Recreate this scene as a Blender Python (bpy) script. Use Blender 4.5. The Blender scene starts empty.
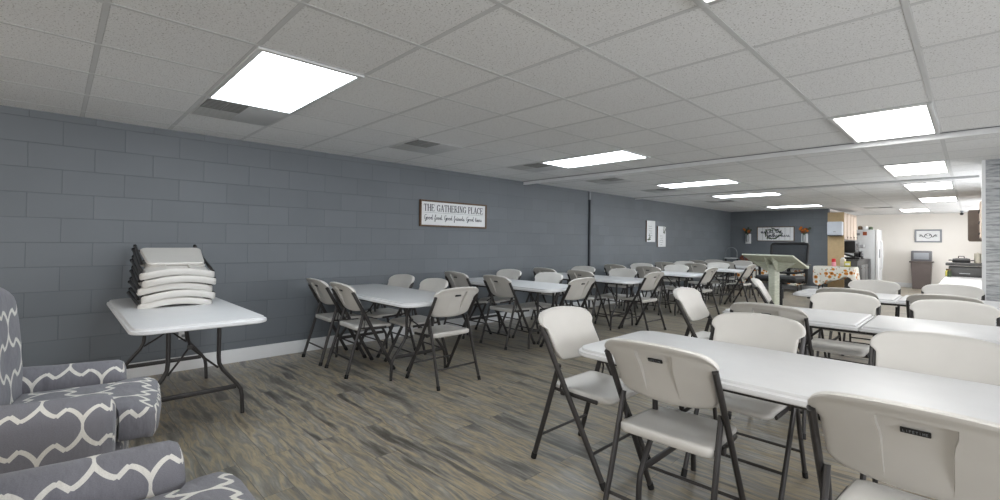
import bpy, bmesh, math, random
from mathutils import Vector, Matrix
R = random.Random(7)
PI = math.pi
COL = bpy.context.scene.collection
SC = bpy.context.scene

# ------------------------------------------------------------------ materials
def lin(c):
    c = c / 255.0
    return c / 12.92 if c <= 0.04045 else ((c + 0.055) / 1.055) ** 2.4
def rgb(r, g, b): return (lin(r), lin(g), lin(b), 1.0)

class NT:
    def __init__(s, name):
        s.m = bpy.data.materials.new(name); s.m.use_nodes = True
        s.t = s.m.node_tree; s.n = s.t.nodes; s.l = s.t.links
        s.b = s.n['Principled BSDF']
    def node(s, typ, **kw):
        n = s.n.new(typ)
        for k, v in kw.items(): setattr(n, k, v)
        return n
    def link(s, a, b): s.l.new(a, b)
    def val(s, x, sock):
        if isinstance(x, (int, float)): sock.default_value = x
        else: s.link(x, sock)
    def math(s, op, a, b=0.0, c=None):
        n = s.node('ShaderNodeMath', operation=op)
        s.val(a, n.inputs[0]); s.val(b, n.inputs[1])
        if c is not None: s.val(c, n.inputs[2])
        return n.outputs[0]
    def pos(s):
        return s.node('ShaderNodeNewGeometry').outputs['Position']
    def obj(s): return s.node('ShaderNodeTexCoord').outputs['Object']
    def uv(s): return s.node('ShaderNodeTexCoord').outputs['UV']
    def mapping(s, vec, scale=(1, 1, 1), loc=(0, 0, 0), rot=(0, 0, 0)):
        n = s.node('ShaderNodeMapping'); s.link(vec, n.inputs['Vector'])
        n.inputs['Scale'].default_value = scale; n.inputs['Location'].default_value = loc
        n.inputs['Rotation'].default_value = rot
        return n.outputs['Vector']
    def sep(s, vec):
        n = s.node('ShaderNodeSeparateXYZ'); s.link(vec, n.inputs[0]); return n.outputs
    def comb(s, x, y, z=0.0):
        n = s.node('ShaderNodeCombineXYZ')
        s.val(x, n.inputs[0]); s.val(y, n.inputs[1]); s.val(z, n.inputs[2]); return n.outputs[0]
    def noise(s, vec, scale, detail=3.0, rough=0.5):
        n = s.node('ShaderNodeTexNoise'); s.link(vec, n.inputs['Vector'])
        n.inputs['Scale'].default_value = scale; n.inputs['Detail'].default_value = detail
        n.inputs['Roughness'].default_value = rough
        return n.outputs['Fac']
    def ramp(s, fac, stops):
        n = s.node('ShaderNodeValToRGB'); s.link(fac, n.inputs['Fac'])
        e = n.color_ramp.elements
        while len(e) < len(stops): e.new(0.5)
        for el, (p, c) in zip(e, stops): el.position = p; el.color = c
        return n.outputs['Color']
    def mix(s, fac, a, b, blend='MIX'):
        n = s.node('ShaderNodeMix', data_type='RGBA', blend_type=blend)
        s.val(fac, n.inputs['Factor'])
        for x, k in ((a, 'A'), (b, 'B')):
            sk = [i for i in n.inputs if i.name == k and i.type == 'RGBA'][0]
            if isinstance(x, tuple): sk.default_value = x
            else: s.link(x, sk)
        return [o for o in n.outputs if o.type == 'RGBA'][0]
    def bump(s, h, strength=0.3, dist=0.01):
        n = s.node('ShaderNodeBump'); s.link(h, n.inputs['Height'])
        n.inputs['Strength'].default_value = strength; n.inputs['Distance'].default_value = dist
        s.link(n.outputs[0], s.b.inputs['Normal'])
    def color(s, c):
        if isinstance(c, tuple): s.b.inputs['Base Color'].default_value = c
        else: s.link(c, s.b.inputs['Base Color'])
    def done(s, rough=0.5, metal=0.0, spec=0.5):
        s.b.inputs['Roughness'].default_value = rough; s.b.inputs['Metallic'].default_value = metal
        s.b.inputs['Specular IOR Level'].default_value = spec
        return s.m

def plain(name, c, rough=0.5, metal=0.0, spec=0.5, var=0.06, scale=9.0, bump=0.0):
    t = NT(name); n = t.noise(t.obj(), scale, 4.0)
    d = tuple(x * (1 - var) for x in c[:3]) + (1,); e = tuple(min(1, x * (1 + var)) for x in c[:3]) + (1,)
    t.color(t.ramp(n, [(0.3, d), (0.7, e)]))
    if bump: t.bump(t.noise(t.obj(), scale * 25, 2.0), bump, 0.002)
    return t.done(rough, metal, spec)
def emit(name, c, strength):
    t = NT(name); t.b.inputs['Base Color'].default_value = (0.8, 0.8, 0.8, 1)
    t.b.inputs['Emission Color'].default_value = c; t.b.inputs['Emission Strength'].default_value = strength
    return t.done(0.6)

M = {}
M['plastic'] = plain('white_plastic', rgb(202, 200, 196), 0.42, var=0.02, bump=0.06)
M['plastic_top'] = plain('table_plastic', rgb(206, 207, 209), 0.4, var=0.02, bump=0.05)
M['steel'] = plain('dark_bronze_steel', rgb(54, 52, 52), 0.42, 0.2, var=0.06)
M['black'] = plain('black_plastic', rgb(20, 20, 22), 0.5)
M['rubber'] = plain('black_rubber', rgb(22, 22, 23), 0.8)
M['white_paint'] = plain('white_paint', rgb(220, 222, 224), 0.5, var=0.02)
M['grid'] = plain('grid_white', rgb(204, 206, 207), 0.5, var=0.02)
M['ink'] = plain('dark_ink', rgb(52, 56, 70), 0.7)
M['inkgrey'] = plain('grey_ink', rgb(120, 124, 128), 0.7)
M['board'] = plain('sign_white', rgb(226, 228, 230), 0.6, var=0.02)
M['brownwood'] = plain('brown_wood', rgb(98, 76, 56), 0.6, var=0.2, scale=25)
M['leaf'] = plain('leaf_green', rgb(66, 82, 58), 0.6, var=0.25)
M['orange'] = plain('flower_orange', rgb(205, 120, 30), 0.6, var=0.25)
M['rust'] = plain('flower_rust', rgb(130, 62, 30), 0.6, var=0.3)
M['red'] = plain('red_plastic', rgb(200, 30, 40), 0.4)
M['pink'] = plain('pink_plastic', rgb(220, 150, 160), 0.4)
M['yellow'] = plain('yellow_card', rgb(205, 196, 96), 0.6)
M['vent_dark'] = plain('vent_dark_grey', rgb(74, 74, 72), 0.6)  # dark grey of the vent grille
M['vent_grey'] = plain('vent_grey', rgb(148, 150, 150), 0.6, var=0.03)
M['vent_plate'] = plain('vent_plate_white', rgb(196, 198, 199), 0.6, var=0.03)
M['fridge'] = plain('fridge_white', rgb(218, 220, 222), 0.35, var=0.01)
M['fridge_side'] = plain('fridge_side_grey', rgb(186, 190, 193), 0.45, var=0.02)
M['steelgrey'] = plain('brushed_steel', rgb(160, 162, 165), 0.3, 0.8)
M['tan'] = plain('tan_panel', rgb(196, 172, 134), 0.6, var=0.06, scale=14)
M['cabinet'] = plain('cabinet_pickled_wood', rgb(216, 200, 186), 0.5, var=0.08, scale=18)
M['cabinet_edge'] = plain('cabinet_brown_edge', rgb(120, 96, 78), 0.5, var=0.08)
M['greybrown'] = plain('greybrown_panel', rgb(136, 124, 116), 0.55, var=0.06)
M['counter_dark'] = plain('dark_counter', rgb(78, 78, 78), 0.45, var=0.1)
M['bin'] = plain('bin_greybrown', rgb(92, 84, 82), 0.5, var=0.06)
M['bin_top'] = plain('bin_grey', rgb(96, 96, 100), 0.45, var=0.1)
M['cream'] = plain('cream', rgb(212, 206, 190), 0.5)
M['dispenser'] = plain('dispenser_white', rgb(206, 212, 222), 0.4, var=0.02)
M['conduit'] = plain('conduit_dark', rgb(52, 56, 62), 0.5)
M['greyframe'] = plain('grey_frame', rgb(140, 144, 150), 0.5, var=0.08)
M['stoolgrey'] = plain('pale_grey_metal', rgb(150, 154, 156), 0.45, 0.2)
M['lamp'] = emit('lamp_diffuser', (1.0, 0.985, 0.95, 1), 7.5)
M['lamp_cool'] = emit('cool_lamp_diffuser', (0.88, 0.95, 1.0, 1), 10.0)
M['lamp_kitchen'] = emit('kitchen_lamp_diffuser', (1.0, 0.985, 0.96, 1), 15.0)
M['screen'] = plain('dark_glass', rgb(30, 30, 33), 0.15)

def mat_lectern():
    t = NT('lectern_sage_paint'); v = t.mapping(t.obj(), (3, 3, 14))
    t.color(t.ramp(t.noise(v, 5, 4), [(0.3, rgb(178, 182, 166)), (0.7, rgb(202, 205, 190))])); return t.done(0.55)
M['lectern'] = mat_lectern()
def mat_mesh():
    t = NT('black_mesh_weave')
    p = t.sep(t.obj())
    a = t.math('SINE', t.math('MULTIPLY', p[0], 900)); b = t.math('SINE', t.math('MULTIPLY', p[2], 900))
    t.color(rgb(24, 25, 28))
    mx = t.node('ShaderNodeMixShader'); tr = t.node('ShaderNodeBsdfTransparent')
    mx.inputs[0].default_value = 0.6
    out = [n for n in t.n if n.type == 'OUTPUT_MATERIAL'][0]
    t.link(t.b.outputs[0], mx.inputs[1]); t.link(tr.outputs[0], mx.inputs[2]); t.link(mx.outputs[0], out.inputs[0])
    return t.done(0.7)
M['mesh'] = mat_mesh()

def mat_block():
    t = NT('grey_painted_block'); p = t.sep(t.pos())
    vec = t.comb(t.math('ADD', t.math('ADD', p[1], p[0]), 0.177 + W), t.math('ADD', p[2], -0.007))
    br = t.node('ShaderNodeTexBrick'); t.link(vec, br.inputs['Vector'])
    br.inputs['Scale'].default_value = 1.0
    br.inputs['Brick Width'].default_value = 0.4064; br.inputs['Row Height'].default_value = 0.2032
    br.inputs['Mortar Size'].default_value = 0.0035; br.inputs['Mortar Smooth'].default_value = 0.6
    br.inputs['Bias'].default_value = 0.0
    br.inputs['Color1'].default_value = rgb(102, 108, 114); br.inputs['Color2'].default_value = rgb(108, 114, 120)
    br.inputs['Mortar'].default_value = rgb(90, 95, 101)
    big = t.noise(t.pos(), 1.6, 4.0)
    c = t.mix(0.16, br.outputs['Color'], t.ramp(big, [(0.3, rgb(93, 99, 105)), (0.7, rgb(121, 127, 133))]))
    t.color(c)
    h = t.math('SUBTRACT', t.math('MULTIPLY', t.noise(t.pos(), 130, 3.0), 0.15), br.outputs['Fac'])
    t.bump(h, 0.55, 0.004)
    return t.done(0.5, spec=0.4)

def mat_floor():
    t = NT('grey_brown_plank_floor'); p = t.pos()
    br = t.node('ShaderNodeTexBrick'); t.link(p, br.inputs['Vector'])
    br.offset = 0.37; br.inputs['Scale'].default_value = 1.0
    br.inputs['Brick Width'].default_value = 1.22; br.inputs['Row Height'].default_value = 0.152
    br.inputs['Mortar Size'].default_value = 0.0014; br.inputs['Mortar Smooth'].default_value = 0.2
    br.inputs['Color1'].default_value = (0, 0, 0, 1); br.inputs['Color2'].default_value = (1, 1, 1, 1)
    br.inputs['Mortar'].default_value = (0.5, 0.5, 0.5, 1)
    s = t.sep(p)
    rnd = t.sep(br.outputs['Color'])[0]
    # each plank samples its own stretch of the grain
    vec = t.comb(t.math('ADD', t.math('MULTIPLY', s[0], 1.0), t.math('MULTIPLY', rnd, 17.0)), t.math('MULTIPLY', s[1], 6.0), t.math('MULTIPLY', rnd, 9.0))
    wv = t.math('MULTIPLY', t.math('SUBTRACT', t.noise(p, 2.5, 2.0), 0.5), 0.08)
    yy = t.math('ADD', s[1], wv)
    vec = t.comb(t.math('ADD', t.math('MULTIPLY', s[0], .8), t.math('MULTIPLY', rnd, 17.0)), t.math('MULTIPLY', yy, 7.0), t.math('MULTIPLY', rnd, 9.0))
    n1 = t.noise(vec, 1.7, 5.0, 0.6)
    base = t.ramp(n1, [(0.30, rgb(66, 63, 59)), (0.39, rgb(104, 102, 97)), (0.45, rgb(140, 138, 132)), (0.50, rgb(178, 162, 132)), (0.56, rgb(134, 131, 124)), (0.62, rgb(160, 157, 150)), (0.68, rgb(186, 170, 140)), (0.78, rgb(112, 108, 102))])
    vec2 = t.comb(t.math('MULTIPLY', s[0], 5.0), t.math('MULTIPLY', yy, 40.0), rnd)
    n2 = t.noise(vec2, 2.0, 5.0, 0.65)
    c = t.mix(0.38, base, t.ramp(n2, [(0.28, rgb(60, 58, 56)), (0.5, rgb(128, 127, 125)), (0.75, rgb(190, 188, 184))]), 'OVERLAY')
    n4 = t.noise(t.comb(t.math('MULTIPLY', s[0], .9), t.math('MULTIPLY', yy, 6.0), t.math('MULTIPLY', rnd, 5.0)), 1.6, 3.0, 0.6)
    c = t.mix(t.math('MULTIPLY', t.ramp(n4, [(0.54, (0, 0, 0, 1)), (0.68, (1, 1, 1, 1))]), 0.45), c, rgb(70, 67, 62))
    plank = t.ramp(rnd, [(0.0, rgb(124, 123, 122)), (1.0, rgb(176, 168, 152))])
    c = t.mix(0.12, c, plank)
    c = t.mix(t.math('MULTIPLY', br.outputs['Fac'], 0.7), c, rgb(50, 47, 44))
    t.color(c)
    t.bump(t.math('SUBTRACT', t.math('MULTIPLY', n2, 0.4), br.outputs['Fac']), 0.25, 0.002)
    return t.done(0.34, spec=0.45)

def mat_ceiling():
    t = NT('speckled_ceiling_tile'); p = t.pos()
    n = t.noise(p, 105, 2.0, 0.6); n2 = t.noise(p, 40, 2.0, 0.5)
    sp = t.ramp(n, [(0.32, rgb(140, 139, 137)), (0.41, rgb(236, 238, 240))])
    c = t.mix(0.2, sp, t.ramp(n2, [(0.3, rgb(206, 206, 204)), (0.7, rgb(232, 232, 230))]))
    # each tile its own slight tone
    v = t.node('ShaderNodeTexWhiteNoise'); 
    s = t.sep(p)
    fx = t.math('FLOOR', t.math('DIVIDE', t.math('ADD', s[0], 0.19246 + 61 * 0.6096), 0.6096))
    fy = t.math('FLOOR', t.math('DIVIDE', t.math('ADD', s[1], -0.13983 + 61 * 0.6096), 0.6096))
    t.link(t.comb(fx, fy), v.inputs['Vector'])
    c = t.mix(0.16, c, t.ramp(v.outputs['Value'], [(0.0, rgb(206, 206, 206)), (1.0, rgb(232, 232, 231))]))
    fr = t.math('FRACT', t.math('DIVIDE', t.math('ADD', s[0], 0.19246 + 61 * 0.6096), 0.6096)); fr2 = t.math('FRACT', t.math('DIVIDE', t.math('ADD', s[1], -0.13983 + 61 * 0.6096), 0.6096))
    e = t.math('MINIMUM', t.math('PINGPONG', fr, 0.5), t.math('PINGPONG', fr2, 0.5))
    c = t.mix(t.math('MULTIPLY', t.math('LESS_THAN', e, 0.024), 0.32), c, rgb(90, 90, 90))
    # water stain on one tile
    d = t.node('ShaderNodeVectorMath', operation='DISTANCE')
    t.link(t.mapping(p, (1, 1.6, 0)), d.inputs[0]); d.inputs[1].default_value = (STAIN[0], STAIN[1] * 1.6, 0)
    wob = t.math('ADD', d.outputs['Value'], t.math('MULTIPLY', t.math('SUBTRACT', t.noise(p, 14, 3), 0.5), 0.06))
    c = t.mix(t.math('MULTIPLY', t.math('LESS_THAN', wob, 0.075), 0.5), c, rgb(160, 154, 132))
    t.color(c); t.bump(n, 0.35, 0.003)
    return t.done(0.85, spec=0.2)

def mat_planks():
    t = NT('weathered_grey_plank'); p = t.sep(t.pos())
    vec = t.comb(t.math('ADD', p[0], p[1]), p[2])
    br = t.node('ShaderNodeTexBrick'); t.link(vec, br.inputs['Vector']); br.offset = 0.4
    br.inputs['Scale'].default_value = 1.0; br.inputs['Brick Width'].default_value = 0.5; br.inputs['Row Height'].default_value = 0.14
    br.inputs['Mortar Size'].default_value = 0.002
    br.inputs['Color1'].default_value = rgb(190, 193, 196); br.inputs['Color2'].default_value = rgb(222, 224, 225)
    br.inputs['Mortar'].default_value = rgb(90, 92, 96)
    n = t.noise(t.comb(t.math('MULTIPLY', t.math('ADD', p[0], p[1]), 3.0), t.math('MULTIPLY', p[2], 17.0)), 2.2, 6, 0.7)
    c = t.mix(0.8, br.outputs['Color'], t.ramp(n, [(0.34, rgb(92, 94, 100)), (0.44, rgb(160, 163, 166)), (0.54, rgb(214, 216, 217)), (0.7, rgb(232, 232, 232))]), 'MULTIPLY')
    c = t.mix(0.15, c, br.outputs['Color'])
    t.color(c); return t.done(0.65)

def mat_trellis():
    t = NT('grey_trellis_slipcover')
    v = t.sep(t.mapping(t.uv(), (1 / 0.128, 1 / 0.142, 1)))
    def fold(x): return t.math('PINGPONG', x, 1.0)
    X, Y = fold(v[0]), fold(v[1])
    q = t.math('SUBTRACT', X, Y)
    m_ = t.math('SUBTRACT', t.math('MULTIPLY', t.math('ABSOLUTE', q), 2.0), 1.0)
    r_ = t.math('SQRT', t.math('MAXIMUM', t.math('SUBTRACT', 1.0, t.math('MULTIPLY', m_, m_)), 0.02))
    s = t.math('MULTIPLY', t.math('SIGN', q), t.math('ADD', t.math('MULTIPLY', r_, 0.20), t.math('MULTIPLY', t.math('SUBTRACT', 1.0, t.math('ABSOLUTE', q)), 0.13)))
    sp = t.math('SUBTRACT', t.math('DIVIDE', t.math('MULTIPLY', m_, -0.4), r_), 0.13)
    sp = t.math('MAXIMUM', t.math('MINIMUM', sp, 0.9), -0.9)
    d = t.math('ABSOLUTE', t.math('SUBTRACT', t.math('SUBTRACT', t.math('ADD', X, Y), 1.0), s))
    d = t.math('DIVIDE', d, t.math('SQRT', t.math('ADD', 1.0, t.math('MULTIPLY', sp, sp))))
    jog = t.math('MULTIPLY', t.math('LESS_THAN', t.math('ABSOLUTE', q), 0.085), t.math('LESS_THAN', t.math('ABSOLUTE', t.math('SUBTRACT', t.math('ADD', X, Y), 1.0)), 0.235))
    line = t.math('MAXIMUM', t.math('LESS_THAN', d, 0.085), jog)
    weave = t.noise(t.uv(), 300, 2)
    c = t.mix(line, t.ramp(weave, [(0.3, rgb(112, 112, 119)), (0.7, rgb(124, 124, 131))]), t.ramp(weave, [(0.3, rgb(206, 204, 198)), (0.7, rgb(222, 220, 214))]))
    t.color(c)
    w = t.noise(t.mapping(t.obj(), (3, 7, 3), rot=(0.3, 0.5, 0.4)), 2.2, 3, 0.5)
    t.bump(w, 0.55, 0.03)
    m = t.done(0.75, spec=0.2)
    t.b.inputs['Sheen Weight'].default_value = 0.15
    return m

def mat_sunflower():
    t = NT('sunflower_print_cloth'); p = t.obj()
    s = t.sep(p); vec = t.comb(t.math('ADD', s[0], s[1]), s[2])
    vo = t.node('ShaderNodeTexVoronoi'); t.link(vec, vo.inputs['Vector']); vo.inputs['Scale'].default_value = 9.5
    vo.inputs['Randomness'].default_value = 0.75
    vo2 = t.node('ShaderNodeTexVoronoi'); t.link(t.mapping(vec, loc=(0.31, 0.17, 0)), vo2.inputs['Vector']); vo2.inputs['Scale'].default_value = 15
    c = t.mix(t.math('LESS_THAN', vo2.outputs['Distance'], 0.27), rgb(226, 224, 216), rgb(168, 166, 140))
    c = t.mix(t.math('LESS_THAN', vo.outputs['Distance'], 0.43), c, rgb(206, 136, 60))
    c = t.mix(t.math('LESS_THAN', vo.outputs['Distance'], 0.2), c, rgb(112, 70, 40))
    t.color(c); return t.done(0.8, spec=0.2)
M['sunflower'] = mat_sunflower()
def mat_whitewall():
    t = NT('offwhite_wall_paint')
    t.color(t.ramp(t.noise(t.pos(), 1.2, 3), [(0.3, rgb(232, 228, 222)), (0.7, rgb(238, 235, 230))]))
    t.bump(t.noise(t.pos(), 90, 2), 0.1, 0.002); return t.done(0.6)
M['whitewall'] = mat_whitewall()
M['greywall'] = plain('grey_wall_paint', rgb(104, 109, 118), 0.55, var=0.03, scale=2)

# ------------------------------------------------------------------ mesh tools
class MB:
    def __init__(s): s.v = []; s.f = []; s.uv = []; s.mi = []; s.cur = 0
    def add(s, vs, fs, uvs=None):
        o = len(s.v); s.v += [tuple(v) for v in vs]
        for f in fs: s.f.append(tuple(i + o for i in f)); s.mi.append(s.cur)
        return s
    def box(s, c, d, rot=None, bev=0.0, seg=2):
        bm = bmesh.new(); bmesh.ops.create_cube(bm, size=1)
        bmesh.ops.scale(bm, vec=d, verts=bm.verts)
        if bev: bmesh.ops.bevel(bm, geom=bm.edges[:], offset=min(bev, min(d) * .49), segments=seg, affect='EDGES', profile=0.5)
        mt = Matrix.Translation(c) @ (rot.to_4x4() if rot else Matrix.Identity(4))
        bm.verts.index_update()
        s.add([mt @ v.co for v in bm.verts], [[v.index for v in f.verts] for f in bm.faces]); bm.free(); return s
    def tube(s, pts, r, n=10, cap=True, ry=None, up=None):
        pts = [Vector(p) for p in pts]; rings = []
        ry = ry or r
        prev = None
        for i, p in enumerate(pts):
            if i == 0: d = pts[1] - p
            elif i == len(pts) - 1: d = p - pts[i - 1]
            else: d = (pts[i + 1] - p).normalized() + (p - pts[i - 1]).normalized()
            d.normalize()
            a = Vector(up) if up else (prev if prev else (Vector((1, 0, 0)) if abs(d.x) < .9 else Vector((0, 1, 0))))
            a = (a - d * a.dot(d)).normalized(); b = d.cross(a); prev = a
            rings.append([p + a * (r * math.cos(2 * PI * k / n)) + b * (ry * math.sin(2 * PI * k / n)) for k in range(n)])
        vs = [v for rg in rings for v in rg]; fs = []
        for i in range(len(rings) - 1):
            for k in range(n): fs.append((i * n + k, i * n + (k + 1) % n, (i + 1) * n + (k + 1) % n, (i + 1) * n + k))
        if cap: fs.append(tuple(range(n - 1, -1, -1))); fs.append(tuple(range((len(rings) - 1) * n, len(rings) * n)))
        s.add(vs, fs); return s
    def lathe(s, prof, c=(0, 0, 0), n=24, rot=None):
        vs = []; fs = []
        for (r, z) in prof:
            for k in range(n):
                p = Vector((r * math.cos(2 * PI * k / n), r * math.sin(2 * PI * k / n), z))
                if rot: p = rot @ p
                vs.append(p + Vector(c))
        for i in range(len(prof) - 1):
            for k in range(n): fs.append((i * n + k, i * n + (k + 1) % n, (i + 1) * n + (k + 1) % n, (i + 1) * n + k))
        fs.append(tuple(range(n - 1, -1, -1))); fs.append(tuple(range((len(prof) - 1) * n, len(prof) * n)))
        s.add(vs, fs); return s
    def loft(s, loops, cap=True):
        n = len(loops[0]); vs = [v for l in loops for v in l]; fs = []
        for i in range(len(loops) - 1):
            for k in range(n): fs.append((i * n + k, i * n + (k + 1) % n, (i + 1) * n + (k + 1) % n, (i + 1) * n + k))
        if cap: fs.append(tuple(range(n - 1, -1, -1))); fs.append(tuple(range((len(loops) - 1) * n, len(loops) * n)))
        s.add(vs, fs); return s
    def mesh(s, name, mats, smooth=True, angle=38, boxuv=None):
        me = bpy.data.meshes.new(name)
        me.from_pydata(s.v, [], s.f)
        for m in (mats if isinstance(mats, (list, tuple)) else [mats]): me.materials.append(m)
        me.polygons.foreach_set('material_index', s.mi)
        bm = bmesh.new(); bm.from_mesh(me); bmesh.ops.recalc_face_normals(bm, faces=bm.faces[:]); bm.to_mesh(me); bm.free()
        if smooth:
            me.polygons.foreach_set('use_smooth', [True] * len(me.polygons))
            me.set_sharp_from_angle(angle=math.radians(angle))
        if boxuv:
            ul = me.uv_layers.new(name='UVMap')
            for p in me.polygons:
                nx, ny, nz = (abs(a) for a in p.normal)
                for li in p.loop_indices:
                    co = me.vertices[me.loops[li].vertex_index].co
                    if nz >= nx and nz >= ny: u = (co.x, co.y)
                    elif nx >= ny: u = (co.y, co.z)
                    else: u = (co.x, co.z)
                    ul.data[li].uv = u
        me.update(); return me
    def build(s, name, mats, parent=None, loc=None, rotz=None, **kw):
        o = bpy.data.objects.new(name, s.mesh(name, mats, **kw)); COL.objects.link(o)
        if parent: o.parent = parent
        if loc is not None: o.location = loc
        if rotz is not None: o.rotation_euler = (0, 0, rotz)
        return o

def tag(o, label=None, cat=None, group=None, kind=None):
    if label: o['label'] = label
    if cat: o['category'] = cat
    if group: o['group'] = group
    if kind: o['kind'] = kind
    return o
def thing(name, label, cat, loc=(0, 0, 0), rotz=0.0, group=None):
    o = bpy.data.objects.new(name, None); COL.objects.link(o); o.empty_display_size = 0.1
    o.location = loc; o.rotation_euler = (0, 0, rotz)
    return tag(o, label, cat, group)
KIDS = {}
def dup(root, loc, rotz, label, group=None):
    r = root.copy(); COL.objects.link(r); r.location = loc; r.rotation_euler = (0, 0, rotz); r['label'] = label
    if group: r['group'] = group
    for ch in list(root.children):
        c = ch.copy(); COL.objects.link(c); c.parent = r
        for g in list(ch.children):
            d = g.copy(); COL.objects.link(d); d.parent = c
    return r
def struct(name, mb, mat, **kw):
    return tag(mb.build(name, mat, **kw), kind='structure')

# ------------------------------------------------------------------ room numbers (metres, camera above the origin)
CH = 1.28011; HC = 1.02349; H = CH + HC; W = 5.30832
GX, GY, G = -0.19246, 0.13983, 0.6096
FAR = 15.3; KIT = 19.3; STUB = -2.745; RIGHT = 3.4; BACK = -3.0; COLY = 7.77
STAIN = (-1.0, 1.06); PW_R, PW_B = 92, 34
M['block'] = mat_block(); M['floor'] = mat_floor(); M['ceiling'] = mat_ceiling(); M['planks'] = mat_planks(); M['trellis'] = mat_trellis()

def wallbox(name, x0, x1, y0, y1, z0, z1, mat):
    return struct(name, MB().box(((x0 + x1) / 2, (y0 + y1) / 2, (z0 + z1) / 2), (x1 - x0, y1 - y0, z1 - z0)), mat, smooth=False)
wallbox('floor', -W - .2, RIGHT + .2, BACK - .2, KIT + .2, -.1, 0, M['floor'])
wallbox('ceiling', -W - .2, RIGHT + .2, BACK - .2, KIT + .2, H, H + .1, M['ceiling'])
wallbox('wall_left', -W - .2, -W, BACK - .2, FAR + .2, 0, H, M['block'])
wallbox('wall_far', -W, STUB, FAR, FAR + .15, 0, H, M['block'])
wallbox('wall_kitchen_left', STUB - .15, STUB, FAR + .15, KIT, 0, H, M['whitewall'])
wallbox('wall_kitchen', STUB - .15, RIGHT, KIT, KIT + .2, 0, H, M['whitewall'])
def fill_gap_wall(name, along, a0, a1, fixed, thick, fill_spans, z0, z1, mat):
    """wall with openings added to let in fill light; along 'x' or 'y'"""
    mb = MB()
    def b(p, q, zl, zh):
        c, d = (p + q) / 2, q - p
        if d <= 0: return
        if along == 'y': mb.box((fixed + thick / 2, c, (zl + zh) / 2), (abs(thick), d, zh - zl))
        else: mb.box((c, fixed + thick / 2, (zl + zh) / 2), (d, abs(thick), zh - zl))
    b(a0, a1, 0, z0); b(a0, a1, z1, H)
    e = [a0] + [v for w in fill_spans for v in w] + [a1]
    for p, q in zip(e[::2], e[1::2]): b(p, q, z0, z1)
    struct(name, mb, mat, smooth=False)
FILL_K = [(8.5, 10.7), (14.2, 16.0), (16.6, 18.4)]  # unseen kitchen openings, added to bring in fill light
fill_gap_wall('wall_kitchen_right', 'y', COLY + .28, KIT, .62, .15, FILL_K, .95, 2.05, M['whitewall'])
FILL_R = [(-1.6, .4), (1.4, 3.4), (4.6, 6.6)]; FILL_B = [(-4.4, -2.4), (-1.2, .8)]  # unseen room openings, added to lift the ceiling and walls
fill_gap_wall('wall_right', 'y', BACK - .2, KIT + .2, RIGHT, .2, FILL_R, .85, 2.05, M['greywall'])
fill_gap_wall('wall_back', 'x', -W, RIGHT, BACK, -.2, FILL_B, .85, 2.05, M['greywall'])
wn = 0
for along, fill_spans in (('y', FILL_R), ('x', FILL_B), ('k', FILL_K)):
    WX = RIGHT + .1 if along == 'y' else .695
    kit = along == 'k'; along = 'x' if along == 'x' else 'y'
    for a, b in fill_spans:
        wn += 1; mb = MB(); c = (a + b) / 2
        for u, d in ((a + .03, .06), (b - .03, .06), (c, .05)):
            mb.box((WX, u, 1.45) if along == 'y' else (u, BACK - .1, 1.45), (.07, d, 1.2) if along == 'y' else (d, .07, 1.2), bev=.004)
        for z in ((.98, 1.5, 2.02) if kit else (.88, 1.45, 2.02)):
            mb.box((WX, c, z) if along == 'y' else (c, BACK - .1, z), (.06, b - a, .05) if along == 'y' else (b - a, .06, .05), bev=.004)
        struct('added_window_%d' % wn, mb, M['white_paint'], smooth=False)  # added frame around an opening outside the view
        L = bpy.data.lights.new('fill_light', 'AREA'); L.shape = 'RECTANGLE'; L.size = b - a; L.size_y = 1.2  # area fill lamp added behind each opening to brighten the room
        L.energy = (50 if a < 10 else 58) if kit else PW_R if along == 'y' else PW_B; L.color = (.97, .98, 1.0) if along == 'y' else (1.0, .93, .84)
        lo = bpy.data.objects.new('fill_light', L); COL.objects.link(lo)
        lo.location = (WX + .14, c, 1.45) if along == 'y' else (c, BACK - .24, 1.45)
        lo.rotation_euler = (PI / 2, 0, PI / 2) if along == 'y' else (PI / 2, 0, 0)
        if along == 'x': lo.rotation_euler = (PI / 2, 0, 0)
wallbox('wall_planked', .115, RIGHT, COLY, COLY + .28, 0, H, M['planks'])

wallbox('trim_1', .085, .115, COLY - .012, COLY + .29, 0, H, M['white_paint'])
def baseboard(name, p0, p1, nx, ny, h=.135):
    mb = MB(); p0 = Vector(p0); p1 = Vector(p1); n = Vector((nx, ny, 0))
    prof = [(0, 0), (.016, 0), (.016, h - .035), (.011, h - .02), (.009, h - .004), (.004, h), (0, h)]
    mb.loft([[p + n * a + Vector((0, 0, b)) for a, b in prof] for p in (p0, p1)])
    struct(name, mb, M['white_paint'], angle=25)
baseboard('baseboard_left', (-W, BACK, 0), (-W, FAR, 0), 1, 0)
baseboard('baseboard_far', (-W, FAR, 0), (STUB, FAR, 0), 0, -1)
baseboard('baseboard_kitchen', (STUB, KIT, 0), (.62, KIT, 0), 0, -1)

# ceiling grid
mb = MB(); zb = H - .002
for i in range(-6, 9):
    x = GX - i * G
    if -W < x < RIGHT: mb.box((x, (BACK + KIT) / 2, H), (.024, KIT - BACK, .003))
for j in range(-5, 32):
    y = GY + j * G
    if BACK < y < KIT: mb.box(((-W + RIGHT) / 2, y, H), (RIGHT + W, .02, .002))
struct('trim_2', mb, M['grid'], smooth=False)
# partition tracks
for n, y in ((3, 5.665), (5, 9.38)):
    e = .08 if y > 7.77 else RIGHT; dr = .052 if n == 3 else .03
    wallbox('trim_%d' % n, -W, e, y, y + .022, H - .004, H + .001, M['conduit'])
    wallbox('trim_%d' % (n + 1), -W, e, y + .024, y + .075, H - dr, H - .001, M['white_paint'])

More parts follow.
